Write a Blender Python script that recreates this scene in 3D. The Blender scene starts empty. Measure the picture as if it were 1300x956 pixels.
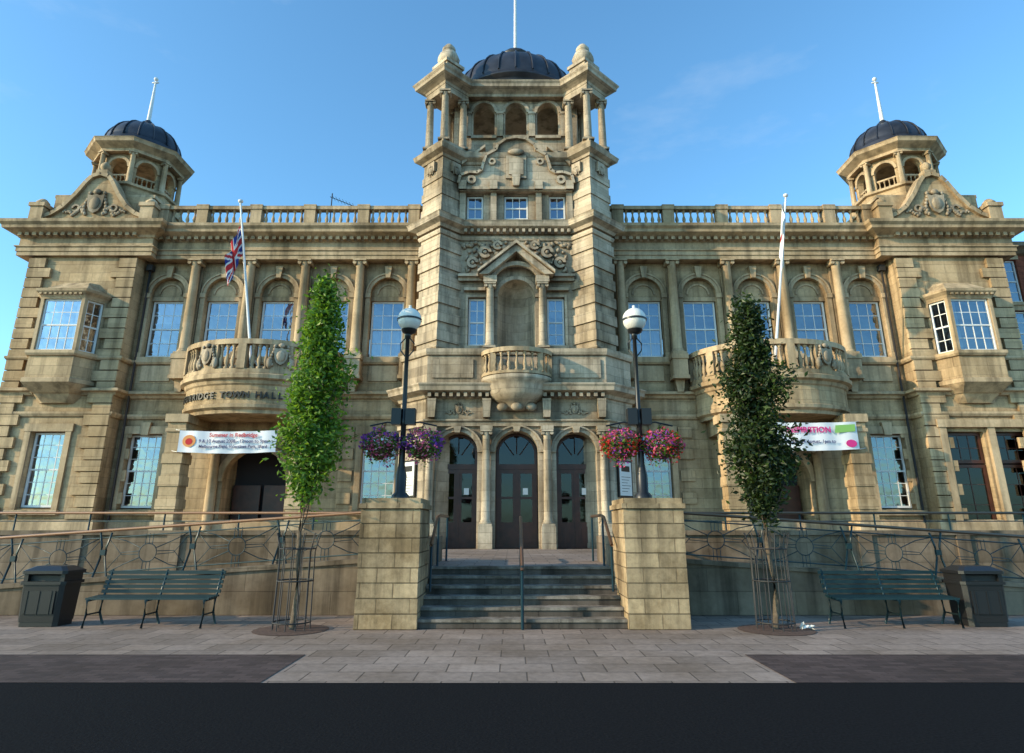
import bpy, math, random
from mathutils import Vector, Matrix
R=random.Random(7)
sc=bpy.context.scene
pi=math.pi; rad=math.radians
# ------------------------------------------------------------------ materials
def newmat(n):
    m=bpy.data.materials.new(n); m.use_nodes=True; nt=m.node_tree
    b=nt.nodes['Principled BSDF']; return m,nt,b
def N(nt,t,**k):
    n=nt.nodes.new(t)
    for a,v in k.items():
        if a in('ops',): continue
        setattr(n,a,v)
    return n
def simple(n,c,rough=.6,metal=0,noise=0,nscale=6,spec=None):
    m,nt,b=newmat(n); b.inputs['Base Color'].default_value=(*c,1); b.inputs['Roughness'].default_value=rough; b.inputs['Metallic'].default_value=metal
    if spec is not None: b.inputs['Specular IOR Level'].default_value=spec
    if noise:
        g=N(nt,'ShaderNodeNewGeometry'); t=N(nt,'ShaderNodeTexNoise'); t.inputs['Scale'].default_value=nscale; t.inputs['Detail'].default_value=6
        nt.links.new(g.outputs['Position'],t.inputs['Vector'])
        r=N(nt,'ShaderNodeValToRGB'); r.color_ramp.elements[0].position=.3; r.color_ramp.elements[1].position=.7
        r.color_ramp.elements[0].color=(*[x*(1-noise) for x in c],1); r.color_ramp.elements[1].color=(*[min(1,x*(1+noise)) for x in c],1)
        nt.links.new(t.outputs['Fac'],r.inputs['Fac']); nt.links.new(r.outputs['Color'],b.inputs['Base Color'])
        bp=N(nt,'ShaderNodeBump'); bp.inputs['Strength'].default_value=.25; bp.inputs['Distance'].default_value=.02
        nt.links.new(t.outputs['Fac'],bp.inputs['Height']); nt.links.new(bp.outputs['Normal'],b.inputs['Normal'])
    return m
def stone(n,c,bw=.95,rh=.38,mort=.007,stain=.4,jd=.68,jb=.010,var=.11,horizontal=False,nsc=1.0,streak=True,soot_shade=True,fine=.82):
    m,nt,b=newmat(n); L=nt.links.new; b.inputs['Roughness'].default_value=.88; b.inputs['Specular IOR Level'].default_value=.25
    g=N(nt,'ShaderNodeNewGeometry'); s=N(nt,'ShaderNodeSeparateXYZ'); L(g.outputs['Position'],s.inputs[0])
    cb=N(nt,'ShaderNodeCombineXYZ')
    if horizontal:
        L(s.outputs['X'],cb.inputs[0]); L(s.outputs['Y'],cb.inputs[1])
    else:
        a=N(nt,'ShaderNodeMath',operation='ADD'); L(s.outputs['X'],a.inputs[0]); L(s.outputs['Y'],a.inputs[1]); L(a.outputs[0],cb.inputs[0]); L(s.outputs['Z'],cb.inputs[1])
    bk=N(nt,'ShaderNodeTexBrick'); bk.inputs['Scale'].default_value=1; bk.inputs['Brick Width'].default_value=bw; bk.inputs['Row Height'].default_value=rh
    bk.inputs['Mortar Size'].default_value=mort; bk.inputs['Mortar Smooth'].default_value=.3; bk.inputs['Bias'].default_value=0
    L(cb.outputs[0],bk.inputs['Vector'])
    bk.inputs['Color1'].default_value=(*[x*(1-var) for x in c],1); bk.inputs['Color2'].default_value=(*[x*(1+var) for x in c],1)
    bk.inputs['Mortar'].default_value=(*[x*jd for x in c],1)
    def noise(sx,sz,det=6,rough=.6):
        mp=N(nt,'ShaderNodeMapping'); mp.inputs['Scale'].default_value=(sx,sx,sz); L(g.outputs['Position'],mp.inputs[0])
        t=N(nt,'ShaderNodeTexNoise'); t.inputs['Scale'].default_value=1; t.inputs['Detail'].default_value=det; t.inputs['Roughness'].default_value=rough; L(mp.outputs[0],t.inputs['Vector']); return t
    def mul(col,fac,lo,hi,dcol):
        r=N(nt,'ShaderNodeValToRGB'); r.color_ramp.elements[0].position=lo; r.color_ramp.elements[1].position=hi
        r.color_ramp.elements[0].color=(*dcol,1); r.color_ramp.elements[1].color=(1,1,1,1)
        L(fac,r.inputs['Fac'])
        mx=N(nt,'ShaderNodeMix',data_type='RGBA',blend_type='MULTIPLY'); mx.inputs[0].default_value=1; L(col,mx.inputs[6]); L(r.outputs['Color'],mx.inputs[7]); return mx.outputs[2]
    col=bk.outputs['Color']
    d=1-stain
    t1=noise(.45*nsc,.45*nsc); col=mul(col,t1.outputs['Fac'],.36,.58,(d+.1,d+.06,d+.0))
    if streak:
        t2=noise(2.4,.17); col=mul(col,t2.outputs['Fac'],.36,.54,(d+.0,d+.0,d+.0))
    t3=noise(9,9,8,.7); col=mul(col,t3.outputs['Fac'],.3,.62,(fine,fine,fine))
    if soot_shade:  # occlusion shading painted into the colour of crevices, toned like soot
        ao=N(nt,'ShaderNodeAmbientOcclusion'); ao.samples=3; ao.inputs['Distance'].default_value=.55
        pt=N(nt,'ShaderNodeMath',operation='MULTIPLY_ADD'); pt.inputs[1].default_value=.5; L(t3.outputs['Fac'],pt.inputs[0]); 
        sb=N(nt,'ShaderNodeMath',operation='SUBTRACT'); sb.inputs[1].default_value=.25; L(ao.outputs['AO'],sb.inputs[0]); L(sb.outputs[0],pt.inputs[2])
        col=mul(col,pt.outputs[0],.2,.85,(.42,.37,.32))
    L(col,b.inputs['Base Color'])
    t4=noise(28,28,4)
    inv=N(nt,'ShaderNodeMath',operation='MULTIPLY_ADD'); inv.inputs[1].default_value=-1; inv.inputs[2].default_value=1; L(bk.outputs['Fac'],inv.inputs[0])
    ad=N(nt,'ShaderNodeMath',operation='MULTIPLY_ADD'); ad.inputs[1].default_value=.35; L(t3.outputs['Fac'],ad.inputs[0]); L(inv.outputs[0],ad.inputs[2])
    ad2=N(nt,'ShaderNodeMath',operation='MULTIPLY_ADD'); ad2.inputs[1].default_value=.15; L(t4.outputs['Fac'],ad2.inputs[0]); L(ad.outputs[0],ad2.inputs[2])
    bp=N(nt,'ShaderNodeBump'); bp.inputs['Strength'].default_value=.8; bp.inputs['Distance'].default_value=jb; L(ad2.outputs[0],bp.inputs['Height']); L(bp.outputs['Normal'],b.inputs['Normal'])
    return m
def leafmat(n,c):
    m,nt,b=newmat(n); L=nt.links.new; nt.nodes.remove(b); out=nt.nodes['Material Output']
    d=N(nt,'ShaderNodeBsdfDiffuse'); t=N(nt,'ShaderNodeBsdfTranslucent'); gl=N(nt,'ShaderNodeBsdfGlossy'); gl.inputs['Roughness'].default_value=.45
    d.inputs['Color'].default_value=(*c,1); t.inputs['Color'].default_value=(min(1,c[0]*1.6),min(1,c[1]*1.5),c[2]*.8,1)
    m1=N(nt,'ShaderNodeMixShader'); m1.inputs[0].default_value=.35; L(d.outputs[0],m1.inputs[1]); L(t.outputs[0],m1.inputs[2])
    m2=N(nt,'ShaderNodeMixShader'); m2.inputs[0].default_value=.03; L(m1.outputs[0],m2.inputs[1]); L(gl.outputs[0],m2.inputs[2]); L(m2.outputs[0],out.inputs[0]); return m
def glassmat(n,ref=.35,tint=(.6,.68,.75),bump=.25):
    m,nt,b=newmat(n); L=nt.links.new; nt.nodes.remove(b); out=nt.nodes['Material Output']
    t=N(nt,'ShaderNodeBsdfTransparent'); t.inputs[0].default_value=(*tint,1); gl=N(nt,'ShaderNodeBsdfGlossy'); gl.inputs['Roughness'].default_value=.03; gl.inputs[0].default_value=(.8,.88,1,1)
    g=N(nt,'ShaderNodeNewGeometry'); no=N(nt,'ShaderNodeTexNoise'); no.inputs['Scale'].default_value=1.7; no.inputs['Detail'].default_value=2; L(g.outputs['Position'],no.inputs['Vector'])
    bp=N(nt,'ShaderNodeBump'); bp.inputs['Strength'].default_value=bump; bp.inputs['Distance'].default_value=.06; L(no.outputs['Fac'],bp.inputs['Height']); L(bp.outputs['Normal'],gl.inputs['Normal'])
    fr=N(nt,'ShaderNodeFresnel'); fr.inputs[0].default_value=1.5
    ad=N(nt,'ShaderNodeMath',operation='ADD'); ad.use_clamp=True; ad.inputs[1].default_value=ref-.04; L(fr.outputs[0],ad.inputs[0])
    mx=N(nt,'ShaderNodeMixShader'); L(ad.outputs[0],mx.inputs[0]); L(t.outputs[0],mx.inputs[1]); L(gl.outputs[0],mx.inputs[2]); L(mx.outputs[0],out.inputs[0]); return m
MT={}
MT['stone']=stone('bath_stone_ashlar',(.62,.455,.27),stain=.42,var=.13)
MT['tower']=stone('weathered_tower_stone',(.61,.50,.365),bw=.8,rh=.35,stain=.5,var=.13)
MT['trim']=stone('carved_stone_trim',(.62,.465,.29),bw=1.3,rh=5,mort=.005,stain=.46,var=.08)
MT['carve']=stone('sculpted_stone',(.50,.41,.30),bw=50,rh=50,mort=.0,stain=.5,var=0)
MT['pier']=stone('gate_pier_stone',(.50,.37,.22),bw=.55,rh=.236,mort=.010,stain=.5,var=.22,jd=.6,jb=.025,nsc=2.5,fine=.7,soot_shade=False)
MT['rampwall']=stone('ramp_wall_stone',(.26,.20,.14),bw=1.1,rh=.42,stain=.55,var=.16,nsc=1.6,soot_shade=False)
MT['steps']=stone('step_stone',(.30,.265,.225),bw=1.4,rh=50,mort=.008,stain=.6,var=.12,nsc=2.5,fine=.6,soot_shade=False)
MT['riser']=stone('step_riser_stone',(.13,.11,.095),bw=1.4,rh=50,mort=.008,stain=.6,var=.2,soot_shade=False)
MT['slab']=stone('paving_slabs',(.33,.255,.21),bw=.62,rh=.45,mort=.010,stain=.4,var=.16,horizontal=True,streak=False,jd=.42,jb=.006,fine=.66,soot_shade=False)
MT['brickpave']=stone('dark_brick_paving',(.085,.058,.052),bw=.21,rh=.105,mort=.006,stain=.4,var=.3,horizontal=True,streak=False,jb=.005,soot_shade=False)
MT['added_asphalt']=simple('added_asphalt',(.013,.013,.014),.95,0,.3,40,spec=.04)  # near-black colour for the added foreground strip
MT['gnd']=simple('ground_grey',(.10,.095,.09),.95,0,.2,2)
MT['brick']=stone('red_brick',(.27,.085,.05),bw=.225,rh=.075,mort=.008,stain=.4,var=.25,jd=1.4,jb=.006,soot_shade=False)
MT['white']=simple('white_paint',(.74,.74,.72),.5)
MT['glass']=glassmat('window_glass',.27,(.55,.62,.7))
MT['dglass']=glassmat('door_glass',.05,(.35,.3,.25),.05)
MT['dark']=simple('dark_room',(.03,.03,.035),.9)
MT['curtain']=simple('net_curtain',(.50,.51,.52),.9)
MT['lead']=simple('dome_lead',(.038,.04,.05),.42,.35,.5,1.3)
MT['roof']=simple('flat_roof_lead',(.12,.12,.12),.8,0,.2,1)
MT['wood']=simple('varnished_wood',(.06,.018,.010),.4,0,.3,4)
MT['black']=simple('black_paint',(.012,.012,.013),.4)
MT['letter']=simple('bronze_letters',(.02,.018,.015),.5)
MT['green']=simple('dark_teal_enamel',(.008,.030,.036),.4)
MT['rail']=simple('bronze_handrail',(.15,.08,.045),.4,.3)
MT['iron']=simple('tree_guard_iron',(.03,.028,.027),.6)
MT['soil']=simple('soil',(.09,.05,.035),.95,0,.4,20)
MT['bark']=simple('bark',(.10,.075,.05),.9,0,.4,14)
MT['globe']=simple('opal_glass',(.78,.75,.68),.25)
MT['banner']=simple('banner_vinyl',(.75,.77,.8),.55)
MT['bannertop']=simple('banner_orange',(.75,.3,.08),.55)
MT['bannergreen']=simple('banner_green',(.25,.5,.12),.55)
MT['blue']=simple('flag_blue',(.02,.04,.25),.8); MT['red']=simple('flag_red',(.55,.02,.03),.8); MT['fwhite']=simple('flag_white',(.75,.75,.75),.8)
MT['pink']=simple('banner_pink',(.65,.03,.22),.6); MT['ink']=simple('banner_ink',(.03,.04,.15),.6)
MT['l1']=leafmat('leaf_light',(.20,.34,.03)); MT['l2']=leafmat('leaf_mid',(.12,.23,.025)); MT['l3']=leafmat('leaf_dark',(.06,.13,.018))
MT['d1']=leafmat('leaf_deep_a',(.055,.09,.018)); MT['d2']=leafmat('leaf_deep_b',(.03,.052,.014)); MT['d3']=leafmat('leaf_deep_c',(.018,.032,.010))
MT['p1']=leafmat('petal_pink',(.75,.12,.30)); MT['p2']=leafmat('petal_purple',(.25,.05,.45)); MT['p3']=leafmat('petal_red',(.6,.03,.03)); MT['p4']=leafmat('petal_pale',(.75,.45,.55))
PM=dict(walls='stone',tower_walls='tower',tower_mouldings='tower',mouldings='trim',balustrades='trim',columns='trim',carvings='carve',window_frames='white',window_glass='glass',
 rooms='dark',curtains='curtain',domes='lead',roof='roof',doors='wood',door_glass='dglass',flagpoles='white',tympana='stone')
# ------------------------------------------------------------------ builder
class O:
    def __init__(s,name,loc=(0,0,0)):
        s.name=name; s.parts={}; s.M=Matrix(); s.loc=Vector(loc)
    def add(s,part,vs,fs,sm=False):
        P=s.parts.setdefault(part,([],[],[])); b=len(P[0]); M=s.M
        P[0].extend([M@Vector(v) for v in vs]); P[1].extend([[i+b for i in f] for f in fs]); P[2].extend([sm]*len(fs))
    def build(s,pm=None):
        e=bpy.data.objects.new(s.name,None); e.empty_display_size=.3; e.location=s.loc; sc.collection.objects.link(e); s.empty=e
        for p,(v,f,sm) in s.parts.items():
            me=bpy.data.meshes.new(p); me.from_pydata([tuple(a-s.loc) for a in v],[],f); me.polygons.foreach_set('use_smooth',sm)
            k=(pm or {}).get(p) or PM.get(p); me.materials.append(MT[k]); me.update()
            ob=bpy.data.objects.new(p,me); sc.collection.objects.link(ob); ob.parent=e
        return e
def box(o,p,x0,x1,y0,y1,z0,z1):
    v=[(x0,y0,z0),(x1,y0,z0),(x1,y1,z0),(x0,y1,z0),(x0,y0,z1),(x1,y0,z1),(x1,y1,z1),(x0,y1,z1)]
    o.add(p,v,[(0,1,5,4),(1,2,6,5),(2,3,7,6),(3,0,4,7),(4,5,6,7),(3,2,1,0)])
def prism(o,p,poly,z0,z1,poly2=None):
    n=len(poly); q=poly2 or poly
    v=[(x,y,z0) for x,y in poly]+[(x,y,z1) for x,y in q]
    o.add(p,v,[(i,(i+1)%n,n+(i+1)%n,n+i) for i in range(n)]+[tuple(range(n))[::-1],tuple(range(n,2*n))])
def extr(o,p,poly,y0,y1):
    n=len(poly); v=[(x,y0,z) for x,z in poly]+[(x,y1,z) for x,z in poly]
    o.add(p,v,[(i,(i+1)%n,n+(i+1)%n,n+i) for i in range(n)]+[tuple(range(n))[::-1],tuple(range(n,2*n))])
def lathe(o,p,cx,cy,prof,n=16,a0=0,a1=2*pi,sx=1,sy=1,sm=True):
    full=abs(a1-a0-2*pi)<1e-6; m=n if full else n+1; v=[];f=[]
    for r,z in prof:
        for k in range(m):
            a=a0+(a1-a0)*k/n; v.append((cx+sx*r*math.cos(a),cy+sy*r*math.sin(a),z))
    for j in range(len(prof)-1):
        for k in range(n):
            k2=(k+1)%m if full else k+1
            f.append((j*m+k,j*m+k2,(j+1)*m+k2,(j+1)*m+k))
    o.add(p,v,f,sm)
def mould(o,p,path,prof,closed=False):
    n=len(path); P=[Vector(q) for q in path]; offs=[]
    def nr(a,b):
        d=(b-a).normalized(); return Vector((d.y,-d.x))
    for i in range(n):
        a=nr(P[i-1],P[i]) if (i>0 or closed) else None
        b=nr(P[i],P[(i+1)%n]) if (i<n-1 or closed) else None
        if a is None:a=b
        if b is None:b=a
        offs.append((a+b)/max(.3,1+a.dot(b)))
    m=len(prof); v=[];f=[]
    for i in range(n):
        for out,z in prof:
            q=P[i]+offs[i]*out; v.append((q.x,q.y,z))
    for i in range(n if closed else n-1):
        j=(i+1)%n
        for k in range(m-1): f.append((i*m+k,j*m+k,j*m+k+1,i*m+k+1))
    if not closed: f+= [tuple(range(m)),tuple(range((n-1)*m,n*m))]
    o.add(p,v,f)
def wall(o,p,x0,x1,z0,z1,y,ops,dep=.3,n=12):
    xs={x0,x1};zs={z0,z1};bb=[]
    for xa,xb,za,zb,ar in ops:
        t=zb+(xb-xa)/2 if ar else zb; xs|={xa,xb}; zs|={za,t}; bb.append((xa,xb,za,t))
    xs=sorted(xs);zs=sorted(zs);v=[];f=[]
    def q(pts): b=len(v); v.extend(pts); f.append(tuple(range(b,b+len(pts))))
    for i in range(len(xs)-1):
        for j in range(len(zs)-1):
            cx=(xs[i]+xs[i+1])/2;cz=(zs[j]+zs[j+1])/2
            if any(a<cx<b and c<cz<d for a,b,c,d in bb): continue
            q([(xs[i],y,zs[j]),(xs[i+1],y,zs[j]),(xs[i+1],y,zs[j+1]),(xs[i],y,zs[j+1])])
    for xa,xb,za,zb,ar in ops:
        ol=[(xa,za),(xa,zb)]
        if ar:
            r=(xb-xa)/2;c=(xa+xb)/2;t=zb+r; pts=[(c-r*math.cos(pi*k/n),zb+r*math.sin(pi*k/n)) for k in range(n+1)]
            for k in range(n):
                a,b=pts[k],pts[k+1]; q([(a[0],y,a[1]),(b[0],y,b[1]),(b[0],y,t),(a[0],y,t)])
            ol=[(xa,za)]+pts+[(xb,za)]
        else: ol+=[(xb,zb),(xb,za)]
        for k in range(len(ol)):
            a,b=ol[k],ol[(k+1)%len(ol)]; q([(a[0],y,a[1]),(b[0],y,b[1]),(b[0],y+dep,b[1]),(a[0],y+dep,a[1])])
    o.add(p,v,f)
def archring(o,p,xc,zc,r0,r1,y0,y1,n=14,a0=0,a1=pi):
    v=[];f=[]
    for k in range(n+1):
        a=a0+(a1-a0)*k/n
        for r,y in((r0,y1),(r0,y0),(r1,y0),(r1,y1)): v.append((xc+r*math.cos(a),y,zc+r*math.sin(a)))
    for k in range(n):
        for j in range(3): f.append((4*k+j,4*k+j+1,4*k+5+j,4*k+4+j))
    f+=[(0,1,2,3),(4*n,4*n+1,4*n+2,4*n+3)]
    o.add(p,v,f)
def ell(o,p,cx,cy,cz,rx,ry,rz,n=8,m=6,rot=None):
    v=[];f=[]
    for j in range(m+1):
        t=pi*j/m
        for k in range(n):
            a=2*pi*k/n; q=Vector((rx*math.sin(t)*math.cos(a),ry*math.sin(t)*math.sin(a),rz*math.cos(t)))
            if rot: q=rot@q
            v.append((cx+q.x,cy+q.y,cz+q.z))
    for j in range(m):
        for k in range(n): f.append((j*n+k,j*n+(k+1)%n,(j+1)*n+(k+1)%n,(j+1)*n+k))
    o.add(p,v,f,True)
def tube(o,p,pts,r,n=6,r2=None):
    P=[Vector(q) for q in pts];v=[];f=[];K=len(P)
    for i in range(K):
        d=(P[min(i+1,K-1)]-P[max(i-1,0)]).normalized(); u=d.cross(Vector((0,0,1)))
        if u.length<.05:u=d.cross(Vector((0,1,0)))
        u.normalize(); w=d.cross(u); rr=r if r2 is None else r+(r2-r)*i/(K-1)
        for k in range(n):
            a=2*pi*k/n; q=P[i]+u*rr*math.cos(a)+w*rr*math.sin(a); v.append(tuple(q))
    for i in range(K-1):
        for k in range(n): f.append((i*n+k,i*n+(k+1)%n,(i+1)*n+(k+1)%n,(i+1)*n+k))
    f+=[tuple(range(n)),tuple(range((K-1)*n,K*n))]
    o.add(p,v,f,True)
def xtube(o,p,xc,y0,y1,zc,r,n=10):
    v=[(xc+r*math.cos(2*pi*k/n),y,zc+r*math.sin(2*pi*k/n)) for y in(y0,y1) for k in range(n)]
    o.add(p,v,[(k,(k+1)%n,n+(k+1)%n,n+k) for k in range(n)]+[tuple(range(n)),tuple(range(n,2*n))])
def window(o,xa,xb,za,zb,y,cols=3,rows=4,blind=None,fr='window_frames',gl='window_glass',fw=.065,room=True,sash=True,dr=.7):
    box(o,fr,xa,xa+fw,y,y+.09,za,zb); box(o,fr,xb-fw,xb,y,y+.09,za,zb)
    box(o,fr,xa+fw,xb-fw,y+.002,y+.088,za,za+fw*1.3); box(o,fr,xa+fw,xb-fw,y+.002,y+.088,zb-fw,zb)
    zm=(za+zb)/2
    if sash: box(o,fr,xa+fw,xb-fw,y+.01,y+.08,zm-.03,zm+.03)
    for i in range(1,cols):
        x=xa+fw+(xb-xa-2*fw)*i/cols; box(o,fr,x-.014,x+.014,y+.03,y+.06,za+fw,zb-fw)
    for j in range(1,rows):
        if sash and j*2==rows: continue
        z=za+(zb-za)*j/rows; box(o,fr,xa+fw,xb-fw,y+.033,y+.057,z-.014,z+.014)
    if sash:
        for z0,z1,yo in((za+fw,zm,.05),(zm,zb-fw,.04)):
            t1,t2=R.uniform(-.006,.006),R.uniform(-.006,.006)
            o.add(gl,[(xa+fw,y+yo+t1,z0),(xb-fw,y+yo-t1,z0),(xb-fw,y+yo+t2,z1),(xa+fw,y+yo-t2,z1)],[(0,1,2,3)])
    else: o.add(gl,[(xa+fw,y+.045,za+fw),(xb-fw,y+.045,za+fw),(xb-fw,y+.045,zb-fw),(xa+fw,y+.045,zb-fw)],[(0,1,2,3)])
    if room:
        y1=y+.09;y2=y+dr
        v=[(xa,y1,za),(xb,y1,za),(xb,y1,zb),(xa,y1,zb),(xa,y2,za),(xb,y2,za),(xb,y2,zb),(xa,y2,zb)]
        o.add('rooms',v,[(4,5,6,7),(0,1,5,4),(1,2,6,5),(2,3,7,6),(3,0,4,7)])
    if blind is None: blind=R.choice([0,0,1,2,3])
    yb=y+.16
    def c(x0,x1,z0,z1):
        k=max(2,int((x1-x0)/.05)); v=[];f=[]
        for i in range(k+1):
            x=x0+(x1-x0)*i/k; yy=yb+.02*math.sin(i*1.9); v+=[(x,yy,z0),(x,yy,z1)]
        for i in range(k): f.append((2*i,2*i+2,2*i+3,2*i+1))
        o.add('curtains',v,f)
    if blind==1: c(xa+fw,xb-fw,zb-(zb-za)*R.uniform(.15,.5),zb-.05)
    elif blind==2:
        w=(xb-xa)*R.uniform(.18,.3); c(xa+fw,xa+w,za+.05,zb-.05); c(xb-w,xb-fw,za+.05,zb-.05)
    elif blind==3: c(xa+fw,xb-fw,za+.05,za+(zb-za)*.48)
    elif blind==4: c(xa+fw,xb-fw,za+.05,zb-.05)
def column(o,x,y,z0,z1,r,p='columns',ionic=True,n=14):
    h=z1-z0
    box(o,p,x-r*1.45,x+r*1.45,y-r*1.45,y+r*1.45,z0,z0+r*.5)
    lathe(o,p,x,y,[(r*1.38,z0+r*.5),(r*1.42,z0+r*.7),(r*1.3,z0+r*.9),(r*1.1,z0+r*1.0),(r*1.2,z0+r*1.2),(r*1.02,z0+r*1.4),(r,z0+h*.3),(r*.86,z1-r*1.6),(r*.95,z1-r*1.5),(r*.86,z1-r*1.35),(r*1.1,z1-r*.9),(r*1.15,z1-r*.5)],n)
    if ionic:
        for s in(-1,1): xtube(o,p,x+s*r*1.05,y-r*1.15,y+r*1.15,z1-r*.75,r*.42,8)
    box(o,p,x-r*1.4,x+r*1.4,y-r*1.4,y+r*1.4,z1-r*.42,z1)
def baluster(o,x,y,z0,z1,r=.085,p='balustrades'):
    h=z1-z0
    lathe(o,p,x,y,[(r,z0),(r,z0+.07*h),(r*.55,z0+.13*h),(r*.95,z0+.3*h),(r*.9,z0+.4*h),(r*.42,z0+.62*h),(r*.42,z0+.78*h),(r*.7,z0+.82*h),(r*.45,z0+.88*h),(r*.95,z0+.94*h),(r*.95,z1)],8)
def rbox(o,p,pts,w,z0,z1):
    mould(o,p,pts,[(-w/2,z0),(w/2,z0),(w/2,z1),(-w/2,z1),(-w/2,z0)])
def ellpath(cx,cy,rx,ry,n=24,a0=-90,a1=90):
    return [(cx+rx*math.sin(rad(a0+(a1-a0)*k/n)),cy-ry*math.cos(rad(a0+(a1-a0)*k/n))) for k in range(n+1)]
def crest(o,x,y,z,s,p='carvings',seed=1,sw=True):
    r=random.Random(seed)
    sh=[(0,-.55),(.22,-.42),(.36,-.15),(.4,.2),(.42,.5),(.2,.44),(0,.52),(-.2,.44),(-.42,.5),(-.4,.2),(-.36,-.15),(-.22,-.42)]
    extr(o,p,[(x+a*s,z+b*s) for a,b in sh],y-.14*s,y)
    ell(o,p,x,y-.13*s,z,.28*s,.1*s,.36*s)
    ell(o,p,x,y-.08*s,z+.66*s,.2*s,.14*s,.16*s)
    for q in(-1,1):
        for k in range(7):
            a=k/6; ell(o,p,x+q*s*(.46+.09*math.sin(a*5)),y-.05*s,z+s*(-.55+1.15*a),.1*s,.09*s,.11*s,6,5)
        if sw:
            for k in range(14):
                a=k/13; ell(o,p,x+q*s*(.55+1.0*a),y-.04*s,z+s*(-.45+.28*math.sin(a*9)*(1-a)+r.uniform(-.06,.06)),.13*s*(1.15-a*.6),.07*s,.1*s*(1.2-a*.5),6,5)
            archring(o,p,x+q*s*.95,z-.25*s,.13*s,.22*s,y-.1*s,y,10,0,1.7*pi)
# ------------------------------------------------------------------ TOWN HALL
H=O('town_hall')
BASE=.87
FX=Matrix.Diagonal((-1,1,1,1))
YW=25.5; YP=24.8
bays=[5.45+2.33*i for i in range(5)]
def wing(side):
    H.M=Matrix() if side>0 else FX
    ops=[]
    for x in bays: ops.append((x-.72,x+.72,8.3,11.1,True))
    ops+= [(bays[0]-.68,bays[0]+.68,2.25,5.15,False),(bays[4]-.68,bays[4]+.68,2.25,5.15,False),(10.25-1.25,10.25+1.25,BASE,3.3,True)]
    wall(H,'walls',3.2,16.0,BASE,12.6,YW,ops,.34)
    for i,x in enumerate(bays):
        window(H,x-.68,x+.68,8.36,10.82,YW+.22,3,4)
        box(H,'mouldings',x-.72,x+.72,YW+.1,YW+.34,10.82,11.0)
        pts=[(x-.72*math.cos(pi*k/12),11.1+.72*math.sin(pi*k/12)) for k in range(13)]
        extr(H,'tympana',[(x+.72,11.0),(x-.72,11.0)]+pts,YW+.16,YW+.32)
        archring(H,'mouldings',x,11.12,.42,.5,YW+.12,YW+.16)
        archring(H,'mouldings',x,11.1,.72,.86,YW-.07,YW); archring(H,'mouldings',x,11.1,.86,.93,YW-.11,YW-.002)
        extr(H,'mouldings',[(x-.09,11.78),(x+.09,11.78),(x+.15,12.3),(x-.15,12.3)],YW-.2,YW)
        for s in(-1,1):
            a,b=sorted((x+s*.725,x+s*.92)); box(H,'mouldings',a,b,YW-.09,YW,8.5,10.9)
            box(H,'mouldings',a-.02,b+.02,YW-.14,YW,10.9,11.1); box(H,'mouldings',a-.02,b+.02,YW-.13,YW,8.3,8.5)
        box(H,'mouldings',x-.82,x+.82,YW-.16,YW+.2,8.16,8.298)
        box(H,'mouldings',x-.6,x+.6,YW-.06,YW,7.3,7.95)
    for x in (bays[0],bays[4]):
        window(H,x-.66,x+.66,2.3,5.12,YW+.2,4,6)
        for s in(-1,1):
            a,b=sorted((x+s*.68,x+s*.9)); box(H,'mouldings',a,b,YW-.08,YW,2.2,5.15)
        box(H,'mouldings',x-.95,x+.95,YW-.1,YW,5.15,5.45); box(H,'mouldings',x-.98,x+.98,YW-.2,YW+.15,2.02,2.2)
        extr(H,'mouldings',[(x-.14,5.1),(x+.14,5.1),(x+.2,5.6),(x-.2,5.6)],YW-.16,YW)
    for z in (2.45,3.3,4.15,5.0):
        for a,b in((6.45,7.0),(13.3,13.75),(15.3,15.5)): box(H,'walls',a,b,YW-.07,YW,z,z+.42)
    cols=[bays[0]-1.165]+[b+1.165 for b in bays]
    cols[0]=4.42
    for x in cols[:-1]:
        column(H,x,YW-.3,8.32,12.5,.2)
        box(H,'mouldings',x-.3,x+.3,YW-.6,YW,7.45,8.12); box(H,'mouldings',x-.34,x+.34,YW-.64,YW,8.12,8.318)
        box(H,'mouldings',x-.2,x+.2,YW-.1,YW,8.5,12.4)
        box(H,'mouldings',x-.34,x+.34,YW-.62,YW,7.3,7.448)
        extr(H,'mouldings',[(x-.2,7.298),(x+.2,7.298),(x+.12,6.8),(x-.12,6.8)],YW-.35,YW)
    path=[(3.2,YW),(15.9,YW),(15.9,YP),(20.3,YP),(20.3,41)]
    mould(H,'mouldings',path,[(0,7.98),(.1,8.0),(.16,8.08),(.16,8.16),(0,8.16)])
    mould(H,'mouldings',path,[(0,6.55),(.1,6.58),(.16,6.68),(.3,6.72),(.3,6.82),(.05,6.9),(0,6.9)])
    mould(H,'mouldings',path,[(0,5.72),(.06,5.74),(.12,5.84),(.12,5.92),(0,5.94)])
    mould(H,'mouldings',path,[(0,BASE),(.16,BASE),(.16,1.75),(.06,1.85),(0,1.85)])
    ent=[(0,12.5),(.48,12.5),(.48,12.66),(.52,12.68),(.52,12.84),(.58,12.88),(.58,12.92),(.46,12.95),(.46,13.28),(.52,13.3),(.56,13.38),(.62,13.42),(.95,13.56),(.97,13.68),(1.08,13.78),(1.1,13.9),(.2,14.0),(0,14.0)]
    path2=[(3.2,YW),(15.75,YW),(15.75,YP+.3),(20.45,YP+.3),(20.45,41)]
    mould(H,'mouldings',path2,ent)
    x=3.9
    while x<15.2: box(H,'mouldings',x,x+.16,YW-.72,YW-.5,13.32,13.47); x+=.3
    x=15.9
    while x<20.9: box(H,'mouldings',x,x+.16,YP+.3-.72,YP+.3-.5,13.32,13.47); x+=.3
    yb=YW-.3
    box(H,'balustrades',3.6,15.6,yb-.16,yb+.16,13.98,14.2); box(H,'balustrades',3.6,15.6,yb-.17,yb+.17,14.86,15.02)
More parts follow.
